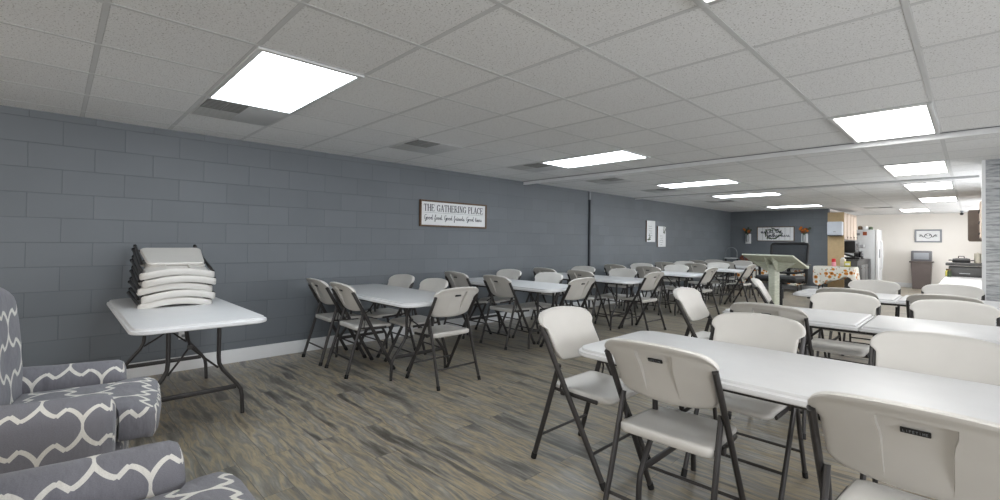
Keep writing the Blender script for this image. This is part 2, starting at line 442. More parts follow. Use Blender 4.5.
# ------------------------------------------------------------------ ceiling lights and vents
def ceiling_light(x0, x1, y0, y1, label, lamp='lamp', group='flat ceiling light panels'):
    cx, cy = (x0 + x1) / 2, (y0 + y1) / 2; w, d = x1 - x0, y1 - y0
    t = thing('ceiling_light', label, 'light', (cx, cy, H - .008), 0)
    f = MB(); b = .032
    for sx in (-1, 1): f.box((sx * (w / 2 - b / 2), 0, 0), (b, d, .012), bev=.002)
    for sy in (-1, 1): f.box((0, sy * (d / 2 - b / 2), 0), (w - 2 * b, b, .012), bev=.002)
    f.build('frame', M['grid'], t)
    g = MB(); nx = 8
    g.box((0, 0, .002), (w - 2 * b, d - 2 * b, .005), bev=.001)
    g.build('diffuser', M[lamp], t)
def gx(i): return GX - i * G
def gy(j): return GY + j * G
for j0, lab in ((1, 'large bright ceiling light above the table of stacked chairs, nearest of the left row'),
                (7, 'bright ceiling light just before the ceiling track, second of the left row'),
                (12, 'long ceiling light between the two ceiling tracks, third of the left row'),
                (16, 'thin ceiling light past the second track, second farthest of the left row'),
                (22, 'thin ceiling light near the far grey wall, farthest of the left row')):
    ceiling_light(gx(6), gx(4), gy(j0), gy(j0 + 1), lab, 'lamp_cool')
for j0, lab in ((7, 'large bright ceiling light touching the ceiling track, nearest of the right row'),
                (12, 'bright ceiling light between the two tracks, second of the right row'),
                (16, 'bright ceiling light just past the second track, third of the right row'),
                (21, 'bright ceiling light in front of the kitchen, fourth of the right row')):
    ceiling_light(gx(1), gx(0), gy(j0), gy(j0 + 2), lab, 'lamp_kitchen' if j0 > 12 else 'lamp')
ceiling_light(gx(2), gx(1), gy(27), gy(29), 'farthest small ceiling light above the kitchen by the white wall', 'lamp_kitchen')
# unseen ceiling lights added outside the frame to brighten the room
for a in ((gx(1), gx(0), gy(1), gy(3), 'added unseen ceiling light overhead near the camera, right row'),
          (gx(6), gx(4), gy(-4), gy(-3), 'added unseen ceiling light behind the camera, left row'),
          (gx(1), gx(0), gy(-4), gy(-2), 'added unseen ceiling light behind the camera, right row'),
          (gx(-4), gx(-5), gy(2), gy(4), 'added unseen ceiling light to the right of the camera'),
          (gx(-4), gx(-5), gy(-4), gy(-2), 'added unseen ceiling light behind the camera at the far right'),
          (gx(-4), gx(-5), gy(8), gy(10), 'added unseen ceiling light at the far right by the planked wall')):
    ceiling_light(*a)
def vent(i0, j0, label, grille='half'):
    x0, x1, y0, y1 = gx(i0 + 1), gx(i0), gy(j0), gy(j0 + 1)
    t = thing('ceiling_vent', label, 'vent', ((x0 + x1) / 2, (y0 + y1) / 2, H - .007), 0)
    w = G - .03
    MB().box((0, 0, .003), (w, w, .006), bev=.001).build('plate', M['vent_plate'], t)
    g = MB()
    g.box((w / 4, -w / 4, -.002), (w / 2 - .02, w / 2 - .02, .005)); g.build('grille', M['vent_dark'], t)
    s = MB()
    for k in range(7): s.box((.03 + k * (w / 2 - .05) / 6, -w / 4, -.005), (.007, w / 2 - .02, .004), rot=Matrix.Rotation(.5, 3, 'Y'))
    for k in range(7): s.box((-.03 - k * (w / 2 - .05) / 6, -w / 4, -.001), (.01, w / 2 - .02, .004), rot=Matrix.Rotation(.5, 3, 'Y'))
    s.box((w / 4, -w / 4, -.005), (w / 2 - .02, .007, .006)); s.build('slat', M['vent_grey'], t)
for j0, lab in ((1, 'square ceiling vent beside the nearest light panel of the left row'),
                (4, 'square ceiling vent between the first and second left lights'),
                (7, 'square ceiling vent beside the light just before the ceiling track'),
                (10, 'square ceiling vent just past the first ceiling track'),
                (13, 'square ceiling vent above the two small wall plaques'),
                (18, 'square ceiling vent far down the left wall, past the second track')):
    vent(6, j0, lab)
# kitchen ceiling vent
vent(2, 25, 'dark ceiling vent above the fridge end of the kitchen')

# ------------------------------------------------------------------ folding chair
def sm(a, b, x):
    t = max(0, min(1, (x - a) / (b - a))); return t * t * (3 - 2 * t)
def ytube(z): return .245 - .487 * z / .87
def back_panel():
    pos = [0, .09, .17, .24, .30, .328, .336, .37, .46, .56, .66, .75, .82, .88, .93, .965, .99, 1.0]
    A = sorted(set([-p for p in pos] + pos)); Bs = [0, .03, .07, .10, .16, .26, .36, .46, .56, .66, .74, .80, .832, .84, .87, .90, .93, .96, .985, 1.0]
    def pt(a, b, side):
        aa = abs(a)
        cr = 0 if aa < .72 else 1 - math.sqrt(max(0, 1 - ((aa - .72) / .28) ** 2))
        zt = .872 - .026 * a * a - .045 * cr
        zbm = .588 + .022 * a * a + .05 * (0 if aa < .8 else 1 - math.sqrt(max(0, 1 - ((aa - .8) / .2) ** 2)))
        z = zbm + (zt - zbm) * b
        hw = .221 + .024 * sm(.765, .79, z) - .006 * (1 - b)
        x = hw * a
        edge = min(1, min((1 - aa) / .07, b / .06 + .0, (1 - b) / .06))
        th = .006 + .010 * math.sqrt(max(0, 1 - (1 - edge) ** 2))
        y = ytube(z) + .034 * a * a - .014
        if side > 0: y += th
        else:
            y -= th
            rim = sm(.87, .96, b) * .009; y -= rim            # rolled top lip behind
            wz = .078 - .02 * (1 - b) * 0
            if aa < .332 and b < .836:
                y += .022 * sm(0.05, .6, b)
        return (x, y, z)
    na, nb = len(A), len(Bs); vs = []; fs = []
    for side in (1, -1):
        for b in Bs:
            for a in A: vs.append(pt(a, b, side))
    N = na * nb
    for s in (0, 1):
        for j in range(nb - 1):
            for i in range(na - 1):
                q = [s * N + j * na + i, s * N + j * na + i + 1, s * N + (j + 1) * na + i + 1, s * N + (j + 1) * na + i]
                fs.append(tuple(q if s else q[::-1]))
    per = [i for i in range(na)] + [j * na + na - 1 for j in range(1, nb)] + [(nb - 1) * na + i for i in range(na - 2, -1, -1)] + [j * na for j in range(nb - 2, 0, -1)]
    for k in range(len(per)):
        a, b = per[k], per[(k + 1) % len(per)]; fs.append((a, b, b + N, a + N))
    mb = MB(); mb.add(vs, fs); return mb
def rounded_rect(w0, w1, y0, y1, r, n=6):
    """outline, narrower at the front: half width w0 at y0, w1 at y1"""
    pts = []
    for (cx, cy, a0) in ((w1 - r, y1 - r, 0), (-(w1 - r), y1 - r, 90), (-(w0 - r), y0 + r, 180), (w0 - r, y0 + r, 270)):
        for k in range(n + 1):
            a = math.radians(a0 + 90 * k / n); pts.append((cx + r * math.cos(a), cy + r * math.sin(a)))
    return pts
def seat_panel():
    mb = MB(); loops = []
    for (ins, z) in ((.02, -.034), (.006, -.036), (.0, -.028), (.0, -.010), (.004, -.002), (.012, .0015), (.03, .001), (.07, -.004), (.13, -.009)):
        o = rounded_rect(.212 - ins, .192 - ins, -.145 + ins, .245 - ins, max(.045 - ins * .3, .01))
        lp = []
        for (x, y) in o:
            zz = .458 + z
            if z > -.02: zz += .006 * sm(-.08, -.16, y) - .012 * sm(.16, .25, y)   # raised rear lip, dropped front lip
            lp.append((x, y, zz))
        loops.append(lp)
    mb.loft(loops); return mb
# block capitals used on the handle slot: strokes in a unit box
GL = {'L': [[(0, 1), (0, 0), (.6, 0)]], 'I': [[(.3, 0), (.3, 1)]], 'F': [[(0, 0), (0, 1), (.6, 1)], [(0, .52), (.5, .52)]],
      'E': [[(.6, 1), (0, 1), (0, 0), (.6, 0)], [(0, .52), (.5, .52)]], 'T': [[(0, 1), (.7, 1)], [(.35, 1), (.35, 0)]],
      'M': [[(0, 0), (0, 1), (.4, .3), (.8, 1), (.8, 0)]]}
def strokes(mb, lines, width, fn, depth=.0015):
    """flat ribbons along polylines; fn maps (u, v, d) to a point"""
    for ln in lines:
        for (a, b) in zip(ln[:-1], ln[1:]):
            w = width
            dx, dy = b[0] - a[0], b[1] - a[1]; L = math.hypot(dx, dy) or 1e-6
            nx, ny = -dy / L * w / 2, dx / L * w / 2; ex, ey = dx / L * w * .35, dy / L * w * .35
            q = [(a[0] + nx - ex, a[1] + ny - ey), (a[0] - nx - ex, a[1] - ny - ey), (b[0] - nx + ex, b[1] - ny + ey), (b[0] + nx + ex, b[1] + ny + ey)]
            mb.add([fn(u, v, depth) for u, v in q] + [fn(u, v, 0) for u, v in q], [(0, 1, 2, 3), (4, 7, 6, 5), (0, 4, 5, 1), (1, 5, 6, 2), (2, 6, 7, 3), (3, 7, 4, 0)])
def make_chair():
    t = thing('folding_chair', 'x', 'chair')
    bk = back_panel().build('backrest', M['plastic'], t, angle=32)
    # grip slot with its raised lettering
    zc = .790; yb = ytube(zc) - .014 - .016 - .004 + .022 - .001
    sl = MB(); sl.box((0, yb - .0015, zc), (.062, .007, .016), rot=Matrix.Rotation(math.atan(.487 / .87), 3, 'X'), bev=.002)
    so = sl.build('handle_slot', M['black'], bk)
    tx = MB(); x = -.025
    rotm = Matrix.Rotation(math.atan(.487 / .87), 3, 'X')
    for ch in 'LIFETIME':
        w = .0066
        ln = [[(x + a * w * .8, b * .0076 - .0038) for a, b in l] for l in GL[ch]]
        strokes(tx, ln, .0011, lambda u, v, d: Vector((0, yb - .0052, zc)) + rotm @ Vector((u, -d, v)), .001)
        x += w
    tx.build('lettering', M['inkgrey'], bk, smooth=False)
    seat_panel().build('seat', M['plastic'], t, angle=50)
    for s in (-1, 1):
        zt = .79
        MB().tube([(s * .236, ytube(zt), zt), (s * .236, ytube(.45), .45), (s * .232, ytube(.02), .02)], .0118, 10, ry=.017, up=(1, 0, 0)).build('frame_tube', M['steel'], t)
        MB().tube([(s * .218, -.075, .585), (s * .222, -.16, .30), (s * .232, -.243, .02)], .0115, 10, ry=.0155, up=(1, 0, 0)).build('rear_leg', M['steel'], t)
        cp = MB()
        cp.tube([(s * .232, ytube(.035) , .035), (s * .232, ytube(.0), .0)], .0142, 10, ry=.0195, up=(1, 0, 0))
        cp.build('foot_cap', M['rubber'], t)
        cp = MB(); cp.tube([(s * .2315, -.239, .035), (s * .233, -.248, .0)], .0138, 10, ry=.018, up=(1, 0, 0)); cp.build('foot_cap', M['rubber'], t)
        rl = MB()
        rl.tube([(s * .207, -.12, .442), (s * .207, .02, .43), (s * .199, .17, .424)], .008, 8, ry=.012, up=(1, 0, 0))
        rl.box((s * .216, -.045, .432), (.022, .03, .03), bev=.006)
        rl.tube([(s * .214, -.075, .56), (s * .213, -.06, .50), (s * .21, -.07, .44)], .006, 8)
        rl.build('seat_bracket', M['steel'], t)
    MB().tube([(-.228, -.195, .155), (.228, -.195, .155)], .008, 8).build('stretcher', M['steel'], t)
    MB().tube([(-.232, ytube(.155), .155), (.232, ytube(.155), .155)], .008, 8).build('stretcher', M['steel'], t)
    return t
PROTO = make_chair(); used = []
def chair(x, y, rz, label, group):
    if not used:
        used.append(1); PROTO.location = (x, y, 0); PROTO.rotation_euler = (0, 0, rz); PROTO['label'] = label; PROTO['group'] = group; return PROTO
    return dup(PROTO, (x, y, 0), rz, label, group)

# ------------------------------------------------------------------ folding tables
TL, TW = 1.829, .762
def top_loops(x0, x1, y0, y1, rs, zs=None):
    """rounded slab outline; rs radius per corner order (x1y1, x0y1, x0y0, x1y0)"""
    def outl(ins):
        pts = []
        for (cx, cy, sx, sy, a0), r in zip(((x1, y1, 1, 1, 0), (x0, y1, -1, 1, 90), (x0, y0, -1, -1, 180), (x1, y0, 1, -1, 270)), rs):
            rr = max(r - ins, .003)
            for k in range(7):
                a = math.radians(a0 + 15 * k)
                pts.append((cx - sx * (r if r > ins else ins + .003) + rr * math.cos(a), cy - sy * (r if r > ins else ins + .003) + rr * math.sin(a)))
        return pts
    L = []
    for ins, z in ((.03, .700), (.006, .700), (.0, .704), (.0, .719), (.002, .723), (.012, .7242), (.016, .727), (.017, .735), (.020, .7385), (.028, .74)):
        L.append([(x, y, z) for x, y in outl(ins)])
    return L
def make_table(split):
    t = thing('folding_table', 'x', 'table')
    hx, hy, r = TL / 2, TW / 2, .105
    if not split:
        MB().loft(top_loops(-hx, hx, -hy, hy, (r,) * 4)).build('tabletop', M['plastic_top'], t)
    else:
        MB().loft(top_loops(-hx, -.0015, -hy, hy, (.006, r, r, .006))).build('table_half', M['plastic_top'], t)
        MB().loft(top_loops(.0015, hx, -hy, hy, (r, .006, .006, r))).build('table_half', M['plastic_top'], t)
        for sy in (-1, 1):
            MB().box((0, sy * (hy - .03), .694), (.07, .03, .014), bev=.004).build('hinge', M['steel'], t)
    for sy in (-1, 1):
        MB().box((0, sy * (hy - .055), .690), (TL - .3, .02, .022), bev=.004).build('frame_rail', M['steel'], t)
    for sx in (-1, 1):
        xl = sx * (hx - .35)
        for sy in (-1, 1):
            MB().tube([(xl, sy * .148, .695), (xl, sy * .148, .44), (xl, sy * .152, .39), (xl, sy * .175, .34), (xl, sy * .265, .225), (xl, sy * .293, .18), (xl, sy * .302, .13), (xl, sy * .308, .0)], .0135, 10).build('leg', M['steel'], t)
            MB().tube([(xl, sy * .146, .36), (xl - sx * .08, sy * .07, .43), (xl - sx * .155, 0, .50)], .007, 8).build('brace', M['steel'], t)
        br = MB(); br.tube([(xl - sx * .15, 0, .50), (xl - sx * .34, 0, .69)], .009, 8)
        br.tube([(xl - sx * .135, 0, .50), (xl - sx * .165, 0, .50)], .016, 10); br.build('brace_strut', M['steel'], t)
        MB().box((xl, 0, .205), (.014, .53, .032), bev=.004).build('crossbar', M['steel'], t)
        MB().box((xl, 0, .690), (.03, TW - .13, .022), bev=.004).build('frame_rail', M['steel'], t)
    return t
TA = make_table(False); TB = make_table(True); usedt = {}
def table(split, cx, cy, rz, label, group):
    p = TB if split else TA
    if split not in usedt:
        usedt[split] = 1; p.location = (cx, cy, 0); p.rotation_euler = (0, 0, rz); p['label'] = label; p['group'] = group; return p
    return dup(p, (cx, cy, 0), rz, label, group)

GL_L = 'tables in the row along the grey wall'; GL_R = 'tables in the right hand rows'
CG_L = 'chairs at the tables along the grey wall'; CG_R = 'chairs at the right hand tables'
ordn = ['first', 'second', 'third', 'fourth', 'fifth', 'farthest']
table(False, -4.30, .70, 0, 'white folding table against the grey wall carrying a stack of folded chairs', GL_L)
TYS = [2.52, 4.38, 6.16, 8.25, 10.35, 12.2]
TX = -4.25
FA = [-4.82, -4.86, -4.80, -4.80, -4.82, -4.85]; FB = [-4.235, -4.06, -4.10, -4.12, -4.12, -4.2]
BA = [-4.74, -4.78, -4.72, -4.74, -4.78, -4.8]; BB = [-4.06, -4.0, -3.92, -4.0, -4.0, -4.1]
for k, ty in enumerate(TYS):
    table(False, TX, ty, 0, 'white folding table set with chairs, %s in the row along the grey wall' % ordn[k], GL_L)
RYS = [2.305, 4.295, 6.45]; RX = -.535
rown = ['nearest right hand table', 'middle right hand table', 'far right hand table']
for k, ty in enumerate(RYS):
    table(k > 0, RX, ty, 0, ['long white folding table nearest the camera with chairs around it', 'white fold-in-half table with centre seam, in the middle right hand row', 'white fold-in-half table in the farthest right hand row'][k], GL_R)
near_t = [o for o in COL.objects if o.get('label', '').startswith('long white folding table nearest')][0]
MB().box((-TL / 2 + .0005, -TW / 2 + .17, .7125), (.004, .085, .012), bev=.0015).build('badge', M['black'], near_t)
def jit(a): return R.uniform(-a, a)
def near_side(x, y, label, g, rz=0): chair(x, y + .245, rz, label, g)        # y of the rear feet, faces +Y
def far_side(x, y, label, g, rz=0): chair(x, y - .245, PI + rz, label, g)    # faces -Y
def end_right(x, y, label, g, rz=0): chair(x - .245, y, PI / 2 + rz, label, g)   # faces -X
def end_left(x, y, label, g, rz=0): chair(x + .245, y, -PI / 2 + rz, label, g)   # faces +X
for k, ty in enumerate(TYS):
    o = ordn[k]
    near_side(FA[k], ty - (.53 if k else .57), 'white folding chair nearest the wall on the near side of the %s wall table' % o, CG_L, jit(.05))
    near_side(FB[k], ty - (.53 if k else .57), 'white folding chair nearest the aisle on the near side of the %s wall table' % o, CG_L, jit(.05))
    far_side(BA[k], ty + .50, 'white folding chair nearest the wall on the far side of the %s wall table' % o, CG_L, jit(.06))
    far_side(BB[k], ty + .47, 'white folding chair nearest the aisle on the far side of the %s wall table' % o, CG_L, jit(.06))
    if k < 5:
        end_right(-3.175, ty + (.12 if k else .08), 'white folding chair at the aisle end of the %s wall table' % o, CG_L, jit(.06))
# right hand rows
end_left(-1.81, 2.29, 'white folding chair at the left end of the long table nearest the camera', CG_R)
near_side(-.93, 1.775, 'white folding chair with its back to the camera, left of two nearest', CG_R, .03)
near_side(-.105, 1.605, 'white folding chair cut off by the bottom right corner of the photo', CG_R, .0)
far_side(-.875, 2.99, 'white folding chair facing the camera across the nearest table, left one', CG_R)
far_side(-.11, 2.99, 'white folding chair facing the camera across the nearest table, right one', CG_R)
end_left(-1.88, 4.2, 'white folding chair at the left end of the middle right hand table', CG_R)
near_side(-1.01, 3.57, 'white folding chair on the near side of the middle right hand table, back turned', CG_R)
far_side(-.77, 4.95, 'white folding chair facing the camera across the middle right hand table, left one', CG_R)
far_side(-.1, 4.95, 'white folding chair facing the camera across the middle right hand table, right one', CG_R)
end_left(-1.84, 6.12, 'white folding chair at the left end of the far right hand table by the lectern', CG_R, .2)
near_side(-.86, 5.5, 'white folding chair with back turned at the far right hand table, left one', CG_R)
near_side(-.17, 5.5, 'white folding chair with back turned at the far right hand table, right one', CG_R)
far_side(-.82, 7.1, 'white folding chair facing the camera across the far right hand table, left one', CG_R)
far_side(-.15, 7.05, 'white folding chair facing the camera across the far right hand table, right one', CG_R)
# serving tables along the kitchen opening
for k, (yy, lab) in enumerate(((9.1, 'white folding table running toward the kitchen beside the planked wall'), (10.95, 'white folding table running toward the kitchen against the dark counter'))):
    table(False, .03, yy, PI / 2, lab, GL_R)

# ------------------------------------------------------------------ stack of folded chairs
def make_folded():
    """a folded chair lying flat: backrest crown toward +X, feet toward -X, open side down"""
    t = thing('folded_chair', 'x', 'chair')
    def lay(mb, dz=0):   # chair coords (x, y, z) -> lie down: z along +X, y thickness
        out = MB(); out.f = mb.f; out.mi = mb.mi
        ang = math.atan(.487 / .87)
        for (x, y, z) in mb.v:
            d = y - ytube(z)                       # offset from the tube line
            out.v.append((z - .43, x, -d * 1.4 + dz))
        return out
    bp = lay(back_panel(), .018); bp.build('backrest', M['plastic'], t, angle=32)
    sl = MB(); sl.box((.80 - .43, 0, .028), (.013, .05, .005), bev=.002); sl.build('handle_slot', M['black'], t)
    sp = MB(); src = seat_panel(); sp.f = src.f; sp.mi = src.mi
    rt = Matrix.Rotation(-.13, 3, 'Y')
    for (x, y, z) in src.v:
        p = rt @ Vector((y, x, -(z - .458) - .02)); sp.v.append((p.x + .005, p.y, p.z + .07))
    sp.build('seat', M['plastic'], t, angle=50)
    for s in (-1, 1):
        MB().tube([(.36, s * .236, .018), (-.41, s * .233, .018)], .0105, 10, ry=.013).build('frame_tube', M['steel'], t)
        MB().tube([(.12, s * .216, .03), (-.20, s * .218, .045), (-.42, s * .222, .05)], .0105, 10).build('rear_leg', M['steel'], t)
        MB().tube([(-.40, s * .222, .05), (-.44, s * .222, .05)], .014, 10).build('foot_cap', M['rubber'], t)
        MB().tube([(-.40, s * .233, .018), (-.44, s * .233, .018)], .014, 10).build('foot_cap', M['rubber'], t)
    MB().tube([(-.26, -.22, .047), (-.26, .22, .047)], .008, 8).build('stretcher', M['steel'], t)
    return t
FP = make_folded()
names = ['undermost', 'second from the bottom', 'middle one', 'second from the top', 'topmost']
for k in range(5):
    lab = 'folded white chair lying flat, %s of the stack by the wall' % names[k]
    o = FP if k == 0 else dup(FP, (0, 0, 0), 0, lab)
    o['label'] = lab; o['group'] = 'stack of folded chairs on the table'
    tilt = .03 + .045 * k
    zf = .742 + .057 * k; xf = -4.325 + (.0, .012, .0, .025, .03)[k]
    o.location = (xf - .442 * math.cos(tilt), .70 + (.0, .012, .006, .016, .012)[k], zf + .442 * math.sin(tilt))
    if k == 4:
        for ch in o.children:
            if ch.name.startswith('seat'): ch.rotation_euler = (0, .22, 0); ch.location = (0, 0, .012)
    o.rotation_euler = (0, tilt, -.01 + (.0, .02, -.02, .01, -.02)[k])

# ------------------------------------------------------------------ armchairs
def arm_mesh(s):
    mb = MB(); prof = []
    r = .088; cx = s * .335
    for k in range(13):
        a = PI * k / 12; prof.append((r * math.cos(a), .535 + r * math.sin(a)))
    prof += [(-r * .96, .40), (-r * .92, .25), (-r * .9, .12), (0, .11), (r * .9, .12), (r * .92, .25), (r * .96, .40)]
    ys = [(-.37, .97, .02), (-.15, 1.0, .008), (.0, 1.0, 0.0), (.16, 1.0, -.004), (.225, .985, -.006), (.247, .93, -.012), (.258, .80, -.03), (.262, .5, -.06)]
    loops = []
    for y, sc, dz in ys:
        zc = .36
        loops.append([(cx + px * sc, y, (zc + (pz - zc) * (1 - (1 - sc) * .45)) + (dz if pz > .4 else 0)) for px, pz in prof])
    mb.loft(loops); me = mb.mesh('arm', M['trellis'], angle=60)
    # arclength unwrap so the print runs over the rolled top
    ul = me.uv_layers.new(name='UVMap')
    def arc(v):
        x = v.x - cx; z = v.z
        if z > .52: return (s * 0 + (math.atan2(z - .53, x) - PI / 2) * .10) * 1.0
        return (-1 if x > 0 else 1) * (.157 + (.53 - z))
    for p in me.polygons:
        front = abs(p.normal.y) > .75
        for li in p.loop_indices:
            co = me.vertices[me.loops[li].vertex_index].co
            ul.data[li].uv = (co.x + .07, co.z + .06) if front else (co.y + .09, arc(co) + .02)
    o = bpy.data.objects.new('arm', me); COL.objects.link(o); return o
def puffy(c, d, bev, bulge=.0, seg=5, cuts=5):
    bm = bmesh.new(); bmesh.ops.create_cube(bm, size=1); bmesh.ops.scale(bm, vec=d, verts=bm.verts)
    bmesh.ops.bevel(bm, geom=bm.edges[:], offset=bev, segments=seg, affect='EDGES', profile=.5)
    bmesh.ops.subdivide_edges(bm, edges=[e for e in bm.edges if e.calc_length() > .12], cuts=cuts, use_grid_fill=True)
    for v in bm.verts:
        u = [1 - min(1, abs(v.co[i]) / (d[i] / 2)) ** 2 for i in range(3)]
        v.co.z += (1 if v.co.z > 0 else -1) * bulge * u[0] * u[1] * (1 if abs(v.co.z) > d[2] * .3 else 0)
    bm.verts.index_update()
    mb = MB(); mb.add([v.co + Vector(c) for v in bm.verts], [[v.index for v in f.verts] for f in bm.faces]); bm.free(); return mb
def make_armchair(label, loc, rz, back_y, dz, flare):
    t = thing('armchair', label, 'armchair', loc, rz, 'armchairs in trellis slipcovers')
    puffy((0, -.03, .22), (.64, .62, .27), .04).build('base', M['trellis'], t, boxuv=1, angle=60)
    for s in (-1, 1):
        a = arm_mesh(s); a.parent = t
    c = MB()
    outl = [(-.242, -.14), (.242, -.14), (.242, .262), (.275, .27), (.285, .31), (.28, .365), (.262, .395), (.2, .408), (0, .414), (-.2, .408), (-.262, .395), (-.28, .365), (-.285, .31), (-.275, .27), (-.242, .262)]
    def ring(ins, z):
        n = len(outl); r = []
        cen = Vector((0, .15))
        for p in outl:
            q = Vector(p); d = (q - cen); L = d.length
            q = cen + d * ((L - ins) / L); r.append((q.x, q.y, z + .02 - .012 * (q.y > .37)))
        return r
    c.loft([ring(.05, .355), (ring(.012, .362)), ring(0, .385), ring(-.004, .42 + dz * .5), ring(0, .455 + dz), ring(.012, .478 + dz), ring(.035, .488 + dz), ring(.10, .496 + dz), ring(.18, .50 + dz)])
    c.build('seat_cushion', M['trellis'], t, boxuv=1, angle=60)
    b = puffy((0, 0, 0), (.66, .19, .74), .085, 0)
    rot = Matrix.Rotation(math.radians(3), 4, 'X')
    mt = Matrix.Translation((0, back_y, .70)) @ rot
    nb = MB(); nb.f = b.f; nb.mi = b.mi
    for v in b.v:
        v = Vector(v)
        k = sm(.0, .37, v.z)
        v.x *= 1 - .16 * k * k; v.z -= .05 * (abs(v.x) / .31) ** 2 * k
        v.y -= .03 * (v.x / .31) ** 2 * -1 * (1 if v.y > 0 else 0)
        nb.v.append(tuple(mt @ v))
    nb.build('backrest', M['trellis'], t, boxuv=1, angle=60)
    for sx in (-1, 1):
        for sy in (-1, 1):
            MB().lathe([(.014, 0), (.02, .03), (.026, .10)], (sx * .25, -.06 + sy * .27, 0), 12).build('leg', M['brownwood'], t)
    return t
make_armchair('grey armchair with white trellis print, farther one beside the stack table', (-2.91, -.015, 0), math.radians(-8), -.245, 0.02, 0)
make_armchair('grey trellis print armchair nearest the camera, cut off by the bottom left corner', (-1.49, .05, 0), math.radians(-1), -.285, .0, 0)

# ------------------------------------------------------------------ left wall: sign, plaques, conduit, outlet
def wall_fn(x, y0, z0):           # on the left wall: u along +Y, v up, d out of the wall
    return lambda u, v, d: Vector((x + d, y0 + u, z0 + v))
SER = {  # serif capitals: (stroke, weight)
 'T': ([[(.35, 0), (.35, 1)]], [[(0, 1), (.7, 1)], [(0, 1), (0, .8)], [(.7, 1), (.7, .8)], [(.22, 0), (.48, 0)]], .7),
 'H': ([[(.1, 0), (.1, 1)], [(.65, 0), (.65, 1)]], [[(.1, .5), (.65, .5)], [(0, 0), (.2, 0)], [(0, 1), (.2, 1)], [(.55, 0), (.75, 0)], [(.55, 1), (.75, 1)]], .75),
 'E': ([[(.1, 0), (.1, 1)]], [[(0, 1), (.6, 1), (.6, .82)], [(0, 0), (.62, 0), (.62, .18)], [(.1, .52), (.42, .52)], [(.42, .42), (.42, .62)]], .64),
 'G': ([[(.25, .93), (.08, .72), (.05, .5), (.08, .28), (.25, .07)], [(.66, .05), (.66, .42)]], [[(.66, .95), (.66, .75), (.52, .95), (.38, 1), (.25, .93)], [(.25, .07), (.4, 0), (.66, .08)], [(.5, .42), (.76, .42)]], .76),
 'A': ([[(.36, 1), (.66, 0)]], [[(.36, 1), (.08, 0)], [(.18, .35), (.55, .35)], [(0, 0), (.18, 0)], [(.54, 0), (.76, 0)]], .76),
 'R': ([[(.1, 0), (.1, 1)], [(.3, .48), (.65, 0)]], [[(0, 1), (.42, 1), (.58, .88), (.6, .74), (.55, .58), (.4, .5), (.1, .5)], [(0, 0), (.2, 0)], [(.58, 0), (.74, 0)]], .72),
 'I': ([[(.13, 0), (.13, 1)]], [[(0, 0), (.26, 0)], [(0, 1), (.26, 1)]], .28),
 'N': ([[(.12, 1), (.64, 0)]], [[(.12, 0), (.12, 1)], [(.64, 0), (.64, 1)], [(0, 0), (.22, 0)], [(0, 1), (.14, 1)], [(.54, 1), (.74, 1)]], .76),
 'P': ([[(.1, 0), (.1, 1)]], [[(0, 1), (.42, 1), (.58, .88), (.6, .74), (.55, .58), (.4, .48), (.1, .48)], [(0, 0), (.2, 0)]], .62),
 'L': ([[(.1, 0), (.1, 1)]], [[(0, 0), (.6, 0), (.6, .2)], [(0, 1), (.2, 1)]], .62),
 'C': ([[(.25, .93), (.08, .72), (.05, .5), (.08, .28), (.25, .07)]], [[(.64, .95), (.64, .75), (.52, .95), (.38, 1), (.25, .93)], [(.25, .07), (.4, 0), (.56, .06), (.66, .22)]], .7),
 ' ': ([], [], .36)}
CUR = {  # joined script, x height 1
 'G': ([[(1.0, 1.75), (.75, 1.95), (.35, 1.7), (.1, 1.0), (.15, .3), (.5, 0), (.85, .35), (.95, .9), (.55, .8), (1.1, .85), (.95, -.3), (.6, -.75), (.35, -.5), (1.2, .3)]], 1.2),
 'o': ([[(0, .3), (.3, .95), (.05, .7), (.05, .25), (.3, 0), (.6, .3), (.55, .8), (.3, .95), (.55, .75), (.85, .7)]], .85),
 'd': ([[(0, .4), (.5, .9), (.2, .9), (.0, .4), (.2, 0), (.5, .35), (.75, 2.0), (.6, .4), (.7, 0), (1.0, .3)]], 1.0),
 'f': ([[(0, .3), (.45, 1.4), (.55, 2.0), (.35, 2.0), (.2, 1.0), (.1, -.8), (.3, -.8), (.35, .0), (.2, .2), (.75, .4)]], .75),
 'r': ([[(0, .2), (.25, 1.0), (.3, .8), (.5, .85), (.45, .2), (.55, 0), (.75, .3)]], .75),
 'i': ([[(0, .3), (.2, .9), (.15, .2), (.28, 0), (.5, .3)], [(.27, 1.35), (.3, 1.45)]], .5),
 'e': ([[(0, .3), (.35, .6), (.38, .9), (.2, .95), (.08, .5), (.2, .05), (.45, .05), (.7, .35)]], .7),
 'n': ([[(0, .3), (.15, .9), (.15, 0), (.35, .75), (.5, .9), (.52, .2), (.62, 0), (.85, .3)]], .85),
 's': ([[(0, .2), (.3, .95), (.42, .4), (.3, 0), (.08, .1), (.65, .3)]], .65),
 't': ([[(0, .3), (.28, 1.7), (.2, .2), (.32, 0), (.55, .3)], [(.02, 1.15), (.5, 1.2)]], .55),
 'm': ([[(0, .3), (.12, .9), (.12, 0), (.3, .8), (.4, .85), (.42, 0), (.6, .8), (.72, .85), (.74, .15), (.85, 0), (1.05, .3)]], 1.05),
 'a': ([[(0, .4), (.45, .9), (.15, .9), (.0, .4), (.2, 0), (.45, .4), (.48, .85), (.5, .15), (.6, 0), (.85, .3)]], .85),
 'h': ([[(0, .3), (.3, 1.5), (.3, 2.0), (.15, 1.6), (.1, 0), (.3, .75), (.48, .85), (.48, .15), (.6, 0), (.8, .3)]], .8),
 '.': ([[(.05, 0), (.1, .06)]], .3), ' ': ([], .7)}
